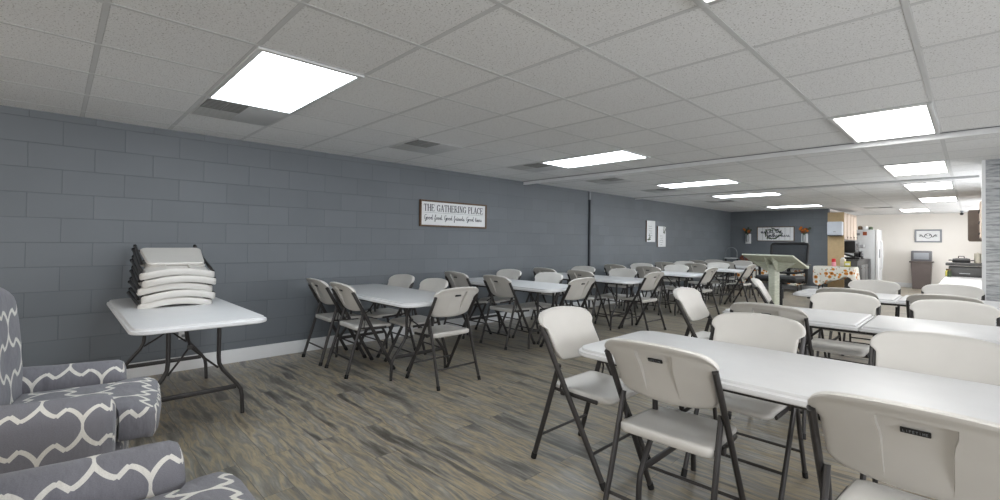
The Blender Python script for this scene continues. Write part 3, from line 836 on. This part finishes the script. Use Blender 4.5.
def serif_text(mb, s, fn, u0, v0, width, h, wt):
    tot = sum(SER[c][2] + .14 for c in s); k = width / tot; u = u0
    for c in s:
        tk, tn, w = SER[c]
        strokes(mb, [[(u + a * k, v0 + b * h) for a, b in l] for l in tk], wt, fn)
        strokes(mb, [[(u + a * k, v0 + b * h) for a, b in l] for l in tn], wt * .45, fn)
        u += (w + .14) * k
def script_text(mb, s, fn, u0, v0, width, xh, wt):
    tot = sum(CUR[c][1] for c in s); k = width / tot; u = u0
    for c in s:
        ls, w = CUR[c]
        strokes(mb, [[(u + a * k, v0 + b * xh) for a, b in l] for l in ls], wt, fn)
        u += w * k
def framed(t, w, h, fw, fmat, bmat, depth=.025, axis='y'):
    """frame and board in local u (x) v (z), facing -y"""
    fr = MB()
    for s in (-1, 1):
        fr.box((s * (w / 2 - fw / 2), -depth / 2, 0), (fw, depth, h), bev=.003)
        fr.box((0, -depth / 2, s * (h / 2 - fw / 2)), (w - 2 * fw + .002, depth, fw), bev=.003)
    fr.build('frame', fmat, t)
    MB().box((0, -depth * .3, 0), (w - 2 * fw + .004, depth * .5, h - 2 * fw + .004)).build('board', bmat, t, smooth=False)
    return -depth * .55
t = thing('wall_sign', 'long framed wall sign reading THE GATHERING PLACE on the grey wall', 'sign', (-W, 4.205, 1.664), PI / 2)
d0 = framed(t, 1.235, .37, .022, M['brownwood'], M['board'], .035)
fn = lambda u, v, d: Vector((u, d0 - d - .0005, v))
k_ = 1.10 / sum(SER[c][2] + .14 for c in 'THE GATHERING PLACE'); u_ = -.55
for wd in ('THE', 'GATHERING', 'PLACE'):
    ww = k_ * sum(SER[c][2] + .14 for c in wd); mb = MB(); serif_text(mb, wd, fn, u_, .035, ww, .092, .0125); u_ += ww + .5 * k_
    mb.build('lettering', M['ink'], t, smooth=False)
mb = MB(); strokes(mb, [[(-.54, .012), (.54, .012)]], .003, fn); mb.build('divider_line', M['inkgrey'], t, smooth=False)
mb = MB(); script_text(mb, 'Good food. Good friends. Good times.', fn, -.545, -.085, 1.08, .034, .0055)
mb.build('script_lettering', M['ink'], t, smooth=False)

def leaf_sprig(mb, fn, pts, L):
    for (u, v, a) in pts:
        du, dv = math.cos(a) * L, math.sin(a) * L; nu, nv = -math.sin(a) * L * .3, math.cos(a) * L * .3
        q = [(u, v), (u + du * .5 + nu, v + dv * .5 + nv), (u + du, v + dv), (u + du * .5 - nu, v + dv * .5 - nv)]
        mb.add([fn(a_, b_, .002) for a_, b_ in q] + [fn(a_, b_, .0) for a_, b_ in q], [(0, 1, 2, 3), (0, 4, 5, 1), (1, 5, 6, 2), (2, 6, 7, 3), (3, 7, 4, 0)])
for (yc, zc, lab, up) in ((10.10, 1.565, 'small upright white wall plaque with leaves in its lower corner, left of a pair', False), (10.645, 1.449, 'small upright white wall plaque with leaves in its top corner, lower right of a pair', True)):
    t = thing('wall_plaque', lab, 'plaque', (-W, yc, zc), PI / 2, 'pair of wall plaques')
    MB().box((0, -.015, 0), (.40, .03, .50), bev=.004).build('panel', M['board'], t)
    MB().box((-.203, -.012, 0), (.008, .026, .50)).build('edge_strip', M['brownwood'], t)
    fn = lambda u, v, d: Vector((u, -.0305 - d, v)); mb = MB()
    for k in range(5):
        zz = (.12 - k * .055) if not up else (.02 - k * .055); wv = R.uniform(.07, .12)
        strokes(mb, [[(-.02 - wv + i * .02, zz + R.uniform(-.008, .008)) for i in range(int(wv * 100))]], .007, fn)
    mb.build('lettering', M['inkgrey'], t, smooth=False)
    mb = MB(); bx, bz = (.11, .17) if up else (-.11, -.16)
    leaf_sprig(mb, fn, [(bx + R.uniform(-.07, .07), bz + R.uniform(-.07, .07), R.uniform(0, 6.28)) for _ in range(14)], .05)
    mb.build('leaf_print', M['leaf'], t, smooth=False)

t = thing('conduit', 'dark vertical conduit running down the grey block wall', 'conduit', (-W, 7.607, 0), 0)
MB().box((.02, 0, (H - .17) / 2), (.04, .04, H - .17), bev=.006).build('channel', M['conduit'], t)
MB().box((.016, 0, H - .09), (.03, .05, .16), bev=.006).build('top_cover', M['greyframe'], t)
t = thing('wall_outlet', 'white wall outlet beneath the table of stacked chairs', 'outlet', (-W, .90, .36), PI / 2)
MB().box((0, -.004, 0), (.075, .008, .118), bev=.004).build('cover_plate', M['white_paint'], t)
for s in (-1, 1): MB().box((0, -.0085, s * .026), (.03, .004, .026), bev=.003).build('socket', M['inkgrey'], t)

# ------------------------------------------------------------------ lectern and office chair
t = thing('lectern', 'sage grey wooden lectern with slanted top standing in the aisle', 'lectern', (-2.215, 8.30, 0), math.radians(-20))
a = math.atan2(.19, .38); rot = Matrix.Rotation(-a, 3, 'X')
MB().box((0, .0, 1.022), (.86, .43, .024), rot=rot, bev=.004).build('slanted_top', M['lectern'], t)
MB().box((0, .196, .94), (.84, .02, .05), rot=rot, bev=.003).build('book_ledge', M['lectern'], t)
MB().box((0, 0, .495), (.105, .12, .93), bev=.004).build('column', M['lectern'], t)
for s in (-1, 1):
    g = MB(); pts = [(s * .0, 0), (s * .30, 0), (s * .26, -.03), (s * .07, -.15), (0, -.15)]
    lo = []
    for y in (-.012, .012): lo.append([(px + (s * .06), y - .01, 1.005 + pz) for px, pz in pts])
    g.loft(lo); g.build('bracket', M['lectern'], t, smooth=False)
g = MB(); lo = [[(x, yy, zz) for yy, zz in ((-.17, 1.09), (.17, .925), (.06, .85), (-.06, .88))] for x in (-.075, -.055)]; g.loft(lo); g.build('support_rib', M['lectern'], t, smooth=False)
g = MB(); lo = [[(x, yy, zz) for yy, zz in ((-.17, 1.09), (.17, .925), (.06, .85), (-.06, .88))] for x in (.055, .075)]; g.loft(lo); g.build('support_rib', M['lectern'], t, smooth=False)
MB().box((0, .02, .016), (.5, .4, .03), bev=.006).build('base', M['lectern'], t)

t = thing('office_chair', 'black mesh back office chair behind the lectern', 'chair', (-2.30, 9.0, 0), math.radians(-8))
puffy((0, 0, .70), (.66, .50, .10), .045, .012).build('seat', M['black'], t, angle=60)
fr = MB()
fr.tube([(-.265, .27, .82), (-.29, .31, 1.05), (-.297, .35, 1.27), (-.28, .355, 1.30), (-.23, .357, 1.312), (.23, .357, 1.312), (.28, .355, 1.30), (.297, .35, 1.27), (.29, .31, 1.05), (.265, .27, .82), (.1, .26, .79), (-.1, .26, .79), (-.265, .27, .82)], .022, 10, ry=.018)
fr.build('back_frame', M['black'], t)
ms = MB(); nz = 8
ms.loft([[(-.275, yy, z), (0, yy + .03, z), (.275, yy, z), (.275, yy + .004, z), (0, yy + .034, z), (-.275, yy + .004, z)] for z, yy in ((.80, .265), (.95, .285), (1.1, .315), (1.30, .352))]); ms.build('back_mesh', M['mesh'], t)
sp = MB(); sp.tube([(0, .05, .62), (0, .28, .64), (0, .31, .80), (0, .33, 1.0)], .03, 10, ry=.014); sp.build('back_support', M['black'], t)
for s in (-1, 1):
    am = MB(); am.tube([(s * .24, .05, .65), (s * .37, .06, .66), (s * .375, .06, .93)], .017, 10, ry=.026); am.build('arm_post', M['black'], t)
    puffy((s * .37, .02, .95), (.085, .26, .035), .014).build('armrest', M['black'], t)
MB().lathe([(.03, .06), (.03, .36), (.045, .36), (.045, .52), (.028, .52), (.028, .63)], (0, 0, 0), 16).build('gas_post', M['black'], t)
for k in range(5):
    a = 2 * PI * k / 5 + .3; c, s = math.cos(a), math.sin(a)
    l = MB(); l.tube([(c * .03, s * .03, .10), (c * .15, s * .15, .095), (c * .30, s * .30, .07)], .022, 8, ry=.016); lo = l.build('base_arm', M['black'], t)
    w = MB(); w.lathe([(.01, -.02), (.028, -.02), (.03, 0), (.028, .02), (.01, .02)], (c * .30, s * .30, .030), 14, rot=Matrix.Rotation(a, 3, 'Z') @ Matrix.Rotation(PI / 2, 3, 'X')); w.build('caster', M['rubber'], lo)

# ------------------------------------------------------------------ far grey wall
t = thing('wall_sign', 'wide white plank sign with green wreath and dark lettering on the far wall', 'sign', (-4.05, FAR, 1.605), 0)
d0 = framed(t, .98, .43, .02, M['brownwood'], M['board'], .03)
fn = lambda u, v, d: Vector((u, d0 - d - .001, v))
mb = MB()
for u in (-.34, -.2, -.05, .1, .25, .38): strokes(mb, [[(u, -.19), (u + .004, .19)]], .006, fn, .001)
mb.build('plank_line', M['inkgrey'], t, smooth=False)
mb = MB()
leaf_sprig(mb, fn, [(-.06 + .2 * math.cos(a) + R.uniform(-.02, .02), .01 + .135 * math.sin(a) + R.uniform(-.02, .02), a + 1.4 + R.uniform(-.8, .8)) for a in [k * 2 * PI / 46 for k in range(46)]], .07)
mb.build('wreath_print', M['leaf'], t, smooth=False)
mb = MB(); fn2 = lambda u, v, d: Vector((u, d0 - d - .004, v))
script_text(mb, 'Gather', fn2, -.22, -.085, .33, .06, .013)
script_text(mb, 'here', fn2, .16, -.085, .22, .055, .012)
script_text(mb, 'mea', fn2, -.38, .02, .2, .06, .012)
script_text(mb, 'at the', fn2, -.16, .03, .34, .06, .013)
mb.build('lettering', M['ink'], t, smooth=False)
def sconce(x, lab):
    t = thing('flower_sconce', lab, 'wall decoration', (x, FAR, 1.50), 0, 'flower sconces on the far wall')
    MB().box((0, -.012, -.04), (.16, .024, .30), bev=.004).build('backboard', M['board'], t)
    MB().lathe([(.03, -.13), (.045, -.12), (.05, 0), (.04, .06), (.045, .08)], (0, -.07, 0), 14).build('jar', M['stoolgrey'], t)
    st = MB(); fl = {'orange': MB(), 'rust': MB(), 'leaf': MB()}
    for k in range(16):
        a = R.uniform(-.55, .6); L = R.uniform(.10, .27); b = R.uniform(-.3, .3)
        p = Vector((math.sin(a) * L, -.075 + b * .1 * -1, .08 + math.cos(a) * L * .8))
        st.tube([(0, -.07, .04), tuple(p * .6 + Vector((0, -.03, .03))), tuple(p)], .004, 5)
        kind = ('orange', 'rust', 'leaf')[k % 3]
        for q in range(6):
            an = q * PI / 3; d = Vector((math.cos(an), -.3, math.sin(an))) * .035
            e = Vector((-math.sin(an), 0, math.cos(an))) * .018
            fl[kind].add([p, p + d * .6 + e, p + d, p + d * .6 - e, p + d * .5 + Vector((0, -.012, 0))], [(0, 1, 4), (1, 2, 4), (2, 3, 4), (3, 0, 4), (0, 3, 2, 1)])
    st.build('stem', M['leaf'], t)
    for kk, n in (('orange', 'sunflower'), ('rust', 'rust_flower'), ('leaf', 'leaf_sprig')): fl[kk].build(n, M[kk], t, smooth=False)
sconce(-4.79, 'small white flower sconce with rust flowers, left of the far wall sign')
sconce(-3.31, 'small white flower sconce with orange sunflowers, right of the far wall sign')

# long sunflower cloth table under the sign
def cloth_table(label, loc, w, d, h, drop_front, cat='table'):
    t = thing('cloth_covered_table', label, cat, loc, 0)
    MB().box((0, 0, h - .02), (w, d, .03), bev=.008).build('tabletop', M['plastic_top'], t)
    for sx in (-1, 1):
        for sy in (-1, 1):
            MB().tube([(sx * (w / 2 - .12), sy * (d / 2 - .1), h - .03), (sx * (w / 2 - .1), sy * (d / 2 - .08), 0)], .013, 8).build('leg', M['steel'], t)
    return t
def cloth(label, loc, w, d, h, drop):
    n = 96; loops = []
    def per(s, off, wav, ph):
        L = 2 * (w + d); x = s * L
        if x < w: p = (-w / 2 + x, -d / 2); nn = (0, -1)
        elif x < w + d: p = (w / 2, -d / 2 + x - w); nn = (1, 0)
        elif x < 2 * w + d: p = (w / 2 - (x - w - d), d / 2); nn = (0, 1)
        else: p = (-w / 2, d / 2 - (x - 2 * w - d)); nn = (-1, 0)
        o = off + wav * math.sin(s * 2 * PI * 13 + ph) + wav * .6 * math.sin(s * 2 * PI * 29 + 1)
        return (p[0] + nn[0] * o, p[1] + nn[1] * o)
    def hang(s):
        return drop * (1 + .28 * math.sin(s * 2 * PI * 3 + .6) + .12 * math.sin(s * 2 * PI * 7))
    rows = []
    rows.append([(per(k / n, -.15, 0, 0)) + (h + .004,) for k in range(n)])
    rows.append([(per(k / n, 0.004, 0, 0)) + (h + .004,) for k in range(n)])
    for f in (.08, .35, .7, 1.0):
        rows.append([per(k / n, .012 + .02 * f, .016 * f, 0) + (h - hang(k / n) * f,) for k in range(n)])
    mb = MB(); mb.loft(rows, cap=False); mb.f.append(tuple(range(n))); mb.mi.append(0)
    o = mb.build('tablecloth', M['sunflower'], None, angle=70); o.location = loc
    return tag(o, label, 'tablecloth')
cloth_table('small table under a sunflower cloth beside the tan kitchen panel', (-2.5, 14.75, 0), .86, .6, .73, .3)
cloth('white tablecloth with sunflower print hanging unevenly beside the tan kitchen panel', (-2.5, 14.75, 0), .86, .6, .73, .36)
cloth_table('low long table under sunflower cloth against the far grey wall', (-4.1, 14.9, 0), 1.7, .55, .60, .3)
cloth('white sunflower print tablecloth on the low table behind the office chair', (-4.1, 14.9, 0), 1.7, .55, .60, .34)
t = thing('storage_box', 'pale grey box on the low table behind the office chair', 'box', (-3.85, 14.95, .605), 0)
MB().box((0, 0, .17), (.66, .3, .34), bev=.012).build('body', M['stoolgrey'], t)
MB().box((0, 0, .355), (.68, .32, .035), bev=.01).build('lid', M['white_paint'], t)
t = thing('planter', 'small pot of rust flowers on the low table below the wall sign', 'plant', (-4.75, 14.9, .605), 0)
MB().lathe([(.05, 0), (.07, .02), (.085, .16), (.09, .17)], n=18).build('pot', M['brownwood'], t)
g = MB()
for k in range(26):
    a, b, L = R.uniform(0, 6.28), R.uniform(.1, 1.3), R.uniform(.1, .22); p = Vector((math.cos(a) * math.cos(b) * L, math.sin(a) * math.cos(b) * L, .17 + math.sin(b) * L))
    g.tube([(0, 0, .15), p * .6 + Vector((0, 0, .07)), p], .004, 5); g.lathe([(.002, -.02), (.025, 0), (.002, .02)], p, 7)
g.build('foliage', M['rust'], t)
t = thing('step_stool', 'small grey step stool with arched handle in the far corner', 'stool', (-5.11, 14.8, 0), 0)
for s in (-1, 1): MB().tube([(s * .17, -.16, 0), (s * .165, -.05, .5), (s * .165, 0, .86)], .012, 8).build('leg', M['black'], t); MB().tube([(s * .17, .2, 0), (s * .165, .05, .84)], .011, 8).build('leg', M['black'], t)
MB().tube([(-.165, 0, .84)] + [(-.165 * math.cos(PI * k / 12), 0, 1.03 + .16 * math.sin(PI * k / 12)) for k in range(13)] + [(.165, 0, .84)], .011, 8).build('handle', M['stoolgrey'], t)
for z, y in ((.86, 0), (.55, -.06), (.28, -.11)): MB().box((0, y, z), (.33, .22, .03), bev=.008).build('step', M['white_paint'], t)

# ------------------------------------------------------------------ kitchen, left side
wallbox('trim_7', STUB - .02, -2.40, FAR - .03, FAR + .0, .0, 2.19, M['tan'])
t = thing('paper_towel_dispenser', 'white paper towel dispenser on the tan kitchen panel', 'dispenser', (-2.575, FAR - .03, 1.745), 0)
puffy((0, -.11, 0), (.34, .20, .37), .025).build('cover', M['dispenser'], t, angle=60)
MB().box((0, -.10, -.19), (.30, .16, .03), bev=.01).build('outlet_slot', M['black'], t)
MB().box((.0, -.2115, -.09), (.05, .004, .014)).build('emblem', M['inkgrey'], t)
t = thing('wall_cabinet', 'pale wood kitchen wall cabinets above the microwave', 'cabinet', (STUB, FAR + .0, 1.44), 0)
MB().box((.155, 1.0, .375), (.31, 1.98, .75), bev=.004).build('body', M['cabinet_edge'], t)
for k in range(4):
    dr = MB(); yc = .26 + k * .49
    dr.box((.322, yc, .375), (.022, .455, .73), bev=.004)
    for s in (-1, 1): dr.box((.337, yc + s * .19, .375), (.012, .06, .73), bev=.004); dr.box((.337, yc, .375 + s * .335), (.012, .44, .055), bev=.004)
    d = dr.build('door', M['cabinet'], t)
    MB().lathe([(.006, 0), (.008, .012), (.014, .02), (.010, .028)], (.343, yc + .17, .08), 10, rot=Matrix.Rotation(PI / 2, 3, 'Y')).build('knob', M['brownwood'], d)
t = thing('base_cabinet', 'kitchen base cabinets with counter along the left kitchen wall', 'cabinet', (STUB, FAR + .2, 0), 0)
MB().box((.31, .9, .44), (.58, 1.78, .86), bev=.004).build('body', M['counter_dark'], t)
MB().box((.315, .9, .89), (.62, 1.8, .04), bev=.006).build('worktop', M['counter_dark'], t)
for k in range(3):
    d = MB().box((.60, .33 + k * .58, .42), (.02, .52, .66), bev=.005).build('door', M['steelgrey' if k else 'black'], t)
    MB().lathe([(.006, 0), (.012, .02)], (.61, .5 + k * .58, .66), 10, rot=Matrix.Rotation(PI / 2, 3, 'Y')).build('knob', M['brownwood'], d)
t = thing('microwave', 'black microwave with glossy front under the wall cabinets', 'microwave', (STUB + .31, FAR + .55, 1.10), 0)
MB().box((0, 0, .16), (.46, .52, .31), bev=.008).build('body', M['black'], t)
MB().box((.236, -.04, .16), (.016, .42, .29), bev=.004).build('door', M['steelgrey'], t)
MB().box((.246, -.06, .16), (.006, .30, .18), bev=.002).build('window', M['screen'], t)
MB().tube([(.26, .15, .04), (.27, .15, .16), (.26, .15, .28)], .008, 8).build('handle', M['steelgrey'], t)
t2 = thing('microwave_shelf', 'small dark shelf stand beneath the microwave', 'shelf', (STUB + .31, FAR + .55, .91), 0)
MB().box((0, 0, .18), (.48, .54, .02), bev=.004).build('shelf_board', M['counter_dark'], t2)
for sx in (-1, 1):
    for sy in (-1, 1): MB().box((sx * .22, sy * .25, .086), (.02, .02, .17)).build('leg', M['black'], t2)
t = thing('coffee_maker', 'black and silver coffee maker at the front of the kitchen counter', 'coffee maker', (STUB + .52, FAR + 1.05, .91), 0)
MB().box((0, 0, .02), (.2, .26, .04), bev=.008).build('base', M['black'], t)
MB().box((-.06, 0, .2), (.08, .24, .34), bev=.012).build('tower', M['black'], t)
MB().box((.01, 0, .36), (.2, .26, .09), bev=.015).build('brew_head', M['steelgrey'], t)
MB().lathe([(.05, .04), (.07, .06), (.072, .13), (.05, .2), (.055, .22)], (.03, 0, 0), 18).build('carafe', M['screen'], t)
t = thing('range_oven', 'stainless range oven beside the fridge', 'oven', (STUB + .33, FAR + 1.62 + .75, 0), 0)
# oven is squeezed between the counter and the fridge
t.location = (STUB + .36, FAR + 2.03, 0)
MB().box((0, 0, .45), (.62, .02, .9)).build('side_panel', M['steelgrey'], t)
t['label'] = 'narrow steel panel between the kitchen counter and the fridge'; t.name = 'steel_panel'; t['category'] = 'panel'
t = thing('refrigerator', 'white refrigerator with side-by-side doors and grey side at the kitchen', 'refrigerator', (STUB, 17.75, 0), 0)
MB().box((.36, .42, .90), (.70, .82, 1.76), bev=.01).build('body', M['fridge_side'], t)
for yc, w in ((.21, .39), (.625, .42)):
    d = puffy((.755, yc, .91), (.075, w, 1.74), .018).build('door', M['fridge'], t, angle=60)
    ys = yc + (w / 2 - .05) * (1 if yc < .3 else -1)
    MB().tube([(.79, ys, .55), (.835, ys, .62), (.845, ys, 1.0), (.835, ys, 1.4), (.79, ys, 1.47)], .014, 8).build('handle', M['fridge'], d)
MB().box((.765, .21, 1.06), (.07, .17, .26), bev=.004).build('dispenser_panel', M['inkgrey'], t)
for (u, z, m, l) in ((.30, 1.64, 'inkgrey', 'small grey photo stuck on the fridge side, left of two'), (.47, 1.66, 'rust', 'small coloured photo stuck on the fridge side, right of two')):
    o = MB().box((0, -.003, 0), (.10, .004, .07 if m == 'inkgrey' else .11)).build('fridge_photo', M[m], None, loc=(STUB + u, 17.7625, z), smooth=False); tag(o, l, 'photo', 'photos on the fridge')
for k, (u, v, r, h, m, l) in enumerate(((.16, .2, .07, .16, 'cream', 'cream jar on top of the fridge, nearest the wall cabinets'), (.32, .25, .06, .13, 'brownwood', 'brown pot on top of the fridge between two pale jars'), (.46, .2, .06, .12, 'white_paint', 'white jar on top of the fridge, third from the left'), (.58, .25, .055, .1, 'leaf', 'green pot on top of the fridge near its front edge'))):
    t = thing('storage_jar', l, 'jar', (STUB + u, 17.78 + v, 1.781), 0, 'jars on top of the fridge')
    MB().lathe([(r * .8, 0), (r, .01), (r, h * .75), (r * .75, h * .85), (r * .75, h * .88)], n=18).build('body', M[m], t)
    MB().lathe([(r * .8, h * .88), (r * .82, h * .98), (r * .3, h), (r * .2, h * 1.1)], n=18).build('lid', M['cream'], t)
# things on the sunflower table
t = thing('drinks_bottle', 'red topped pink bottle on the sunflower cloth table', 'bottle', (-2.52, 14.65, .736), 0)
MB().lathe([(.045, 0), (.05, .01), (.05, .10), (.04, .115)], n=18).build('body', M['pink'], t)
MB().lathe([(.046, .115), (.046, .19), (.03, .205), (.0, .206)], n=18).build('lid', M['red'], t)
t = thing('snack_box', 'small yellow box on the sunflower cloth table', 'box', (-2.24, 14.7, .736), .2)
MB().box((0, 0, .07), (.13, .08, .14), bev=.003).build('carton', M['yellow'], t); MB().box((0, -.041, .07), (.09, .003, .05)).build('label_patch', M['board'], t)
t = thing('napkin_box', 'pink and white napkin box behind the yellow box', 'box', (-2.36, 14.88, .736), -.2)
MB().box((0, 0, .10), (.1, .1, .2), bev=.004).build('carton', M['cream'], t); MB().box((0, 0, .215), (.06, .06, .04), bev=.012).build('napkin', M['board'], t)
t = thing('griddle_lid', 'black tilted griddle lid on the kitchen counter', 'griddle', (STUB + .42, FAR + .5, .912), 0)
MB().box((0, 0, .03), (.40, .34, .05), bev=.01).build('griddle_plate', M['black'], t)
MB().box((-.06, 0, .11), (.36, .34, .03), rot=Matrix.Rotation(.35, 3, 'Y'), bev=.008).build('lid', M['black'], t)

# ------------------------------------------------------------------ kitchen, back wall and right side
t = thing('framed_picture', 'grey framed white scrollwork picture on the kitchen wall', 'picture', (-.935, KIT, 1.615), 0)
d0 = framed(t, .62, .40, .045, M['greyframe'], M['board'], .03)
fn = lambda u, v, d: Vector((u, d0 - d - .001, v)); mb = MB()
for s in (-1, 1):
    strokes(mb, [[(s * (.02 + .18 * k / 14), .05 * math.sin(k * .75) * (1 - k / 20)) for k in range(15)]], .014, fn)
    strokes(mb, [[(s * (.08 * math.cos(a)), .07 * math.sin(a)) for a in [PI / 2 + k * PI / 8 * -1 for k in range(9)]]], .012, fn)
    strokes(mb, [[(s * .2, .04), (s * .15, -.03)], [(s * .17, .05), (s * .11, -.04)]], .012, fn)
mb.build('scrollwork', M['ink'], t, smooth=False)
t = thing('trash_bin', 'tall grey-brown trash bin with hooded top by the kitchen wall', 'bin', (-1.06, 18.85, 0), 0)
lo = [[(sx * w, sy * d, z) for sx, sy in ((-1, -1), (1, -1), (1, 1), (-1, 1))] for w, d, z in ((.20, .17, 0), (.235, .2, .80))]
MB().loft(lo).build('body', M['bin'], t, smooth=False)
MB().box((0, 0, .82), (.54, .45, .045), bev=.012).build('rim', M['bin'], t)
MB().box((0, .02, 1.0), (.46, .34, .31), bev=.02).build('hood', M['bin_top'], t)
MB().box((0, -.155, 1.0), (.34, .008, .2), bev=.003).build('flap', M['greyframe'], t)
t = thing('kitchen_counter', 'dark grey kitchen counter at the end of the white tables', 'counter', (.13, 12.15, 0), 0)
MB().box((0, 0, .46), (.86, .5, .92), bev=.006).build('body', M['counter_dark'], t)
MB().box((0, -.01, .965), (.94, .56, .05), bev=.008).build('worktop', M['counter_dark'], t)
for k in range(2): 
    d = MB().box((-.22 + k * .43, -.254, .80), (.40, .012, .2), bev=.004).build('drawer', M['counter_dark'], t)
    MB().tube([(-.29 + k * .43, -.275, .80), (-.15 + k * .43, -.275, .80)], .007, 8).build('handle', M['steelgrey'], d)
t = thing('electric_skillet', 'black electric skillet with lid on the dark counter', 'skillet', (-.135, 12.1, .991), 0)
MB().box((0, 0, .03), (.24, .24, .05), bev=.014).build('pan', M['black'], t)
MB().loft([[(sx * w, sy * w, z) for sx, sy in ((-1, -1), (1, -1), (1, 1), (-1, 1))] for w, z in ((.118, .057), (.112, .075), (.07, .088))]).build('lid', M['counter_dark'], t)
MB().tube([(-.04, 0, .086), (-.035, 0, .12), (.035, 0, .12), (.04, 0, .086)], .008, 8).build('lid_handle', M['black'], t)
for s in (-1, 1): MB().box((s * .145, 0, .045), (.05, .07, .02), bev=.006).build('side_handle', M['black'], t)
t = thing('canister', 'cream canister beside the skillet on the dark counter', 'canister', (.075, 12.1, .991), 0)
MB().lathe([(.042, 0), (.046, .008), (.046, .15), (.044, .155)], n=20).build('body', M['cream'], t)
MB().lathe([(.048, .155), (.048, .175), (.012, .18), (.012, .195), (.0, .196)], n=20).build('lid', M['cream'], t)
for k, (dx, m, l) in enumerate(((-.0, 'yellow', 'small yellow spice bottle at the left end of the dark counter front'), (.0, 'leaf', 'small green spice bottle beside the yellow one at the counter'))):
    t = thing('spice_bottle', l, 'bottle', (-.315 + .03 * k, 11.78 - .07 * k, .741), 0, 'spice bottles by the counter')
    MB().lathe([(.025, 0), (.028, .005), (.028, .09), (.016, .11)], n=14).build('body', M[m], t)
    MB().lathe([(.018, .11), (.018, .14), (.0, .141)], n=14).build('cap', M['brownwood'], t)
t = thing('tall_wall_cabinet', 'grey-brown wall cabinet hanging over the far end of the counter', 'cabinet', (.29, 13.3, 1.40), 0)
MB().box((0, 0, .31), (.66, .5, .62), bev=.004).build('body', M['greybrown'], t)
MB().box((-.336, 0, .31), (.016, .46, .58), bev=.003).build('door', M['greybrown'], t)
t = thing('plate_cabinet', 'pale wood wall cabinet with dark knobs behind the planked wall', 'cabinet', (.352, 12.2, 1.43), 0)
MB().box((.018, 0, .34), (.50, 1.2, .68), bev=.004).build('body', M['cabinet'], t)
for k in range(3):
    d = MB().box((-.24, -.39 + k * .39, .34), (.02, .36, .64), bev=.004).build('door', M['cabinet'], t)
    for z in (.1, .3, .5): MB().box((-.256, -.52 + k * .39, z), (.016, .05, .03), bev=.006).build('knob', M['black'], d)
t = thing('backsplash', 'grey tiled backsplash on the right kitchen wall', 'backsplash', (.60, 12.4, 1.2), 0)
MB().box((0, 0, 0), (.03, 1.6, .42), bev=.003).build('panel', M['greyframe'], t)
o = thing('ceiling_sensor', 'small dark camera hanging at the end of a ceiling bar', 'camera', (GX, 18.2, H - .006), 0)
MB().lathe([(.035, 0), (.035, -.03), (.015, -.03), (.015, -.05)], n=16).build('mount', M['greyframe'], o)
MB().lathe([(.03, -.05), (.042, -.075), (.03, -.11), (.0, -.12)], n=16).build('dome', M['black'], o)

# ------------------------------------------------------------------ camera, world, view
F, YAW, PITCH, ROLL = 457.55144, 0.80067, 0.01598, 0.0123
def ray(X, Y):
    c, s = math.cos(ROLL), math.sin(ROLL); X, Y = c * X - s * Y, s * X + c * Y
    c, s = math.cos(PITCH), math.sin(PITCH); fw = c - s * Y; up = s + c * Y
    c, s = math.cos(YAW), math.sin(YAW)
    return Vector((-s * fw + c * X, c * fw + s * X, up))
f0 = ray(0, 0); rx = (ray(1, 0) - f0).normalized(); uy = (ray(0, 1) - f0).normalized()
cam = bpy.data.cameras.new('camera'); co = bpy.data.objects.new('camera', cam); COL.objects.link(co)
mt = Matrix((rx, uy, -f0.normalized())).transposed().to_4x4(); mt.translation = (0, 0, CH)
co.matrix_world = mt
cam.sensor_width = 36; cam.sensor_fit = 'HORIZONTAL'; cam.lens = F * 36 / 1000; cam.shift_y = -15.77 / 1000
cam.clip_start = .05; cam.clip_end = 100
SC.camera = co
w = bpy.data.worlds.new('world'); SC.world = w; w.use_nodes = True
w.node_tree.nodes['Background'].inputs[0].default_value = (.5, .55, .6, 1); w.node_tree.nodes['Background'].inputs[1].default_value = .05
vs = SC.view_settings
vs.view_transform = 'Standard'; vs.look = 'None'; vs.gamma = 1.0; vs.use_curve_mapping = False; vs.exposure = 0.1
SC.cycles.use_denoising = True; SC.cycles.max_bounces = 10; SC.cycles.diffuse_bounces = 6; SC.cycles.sample_clamp_indirect = 6
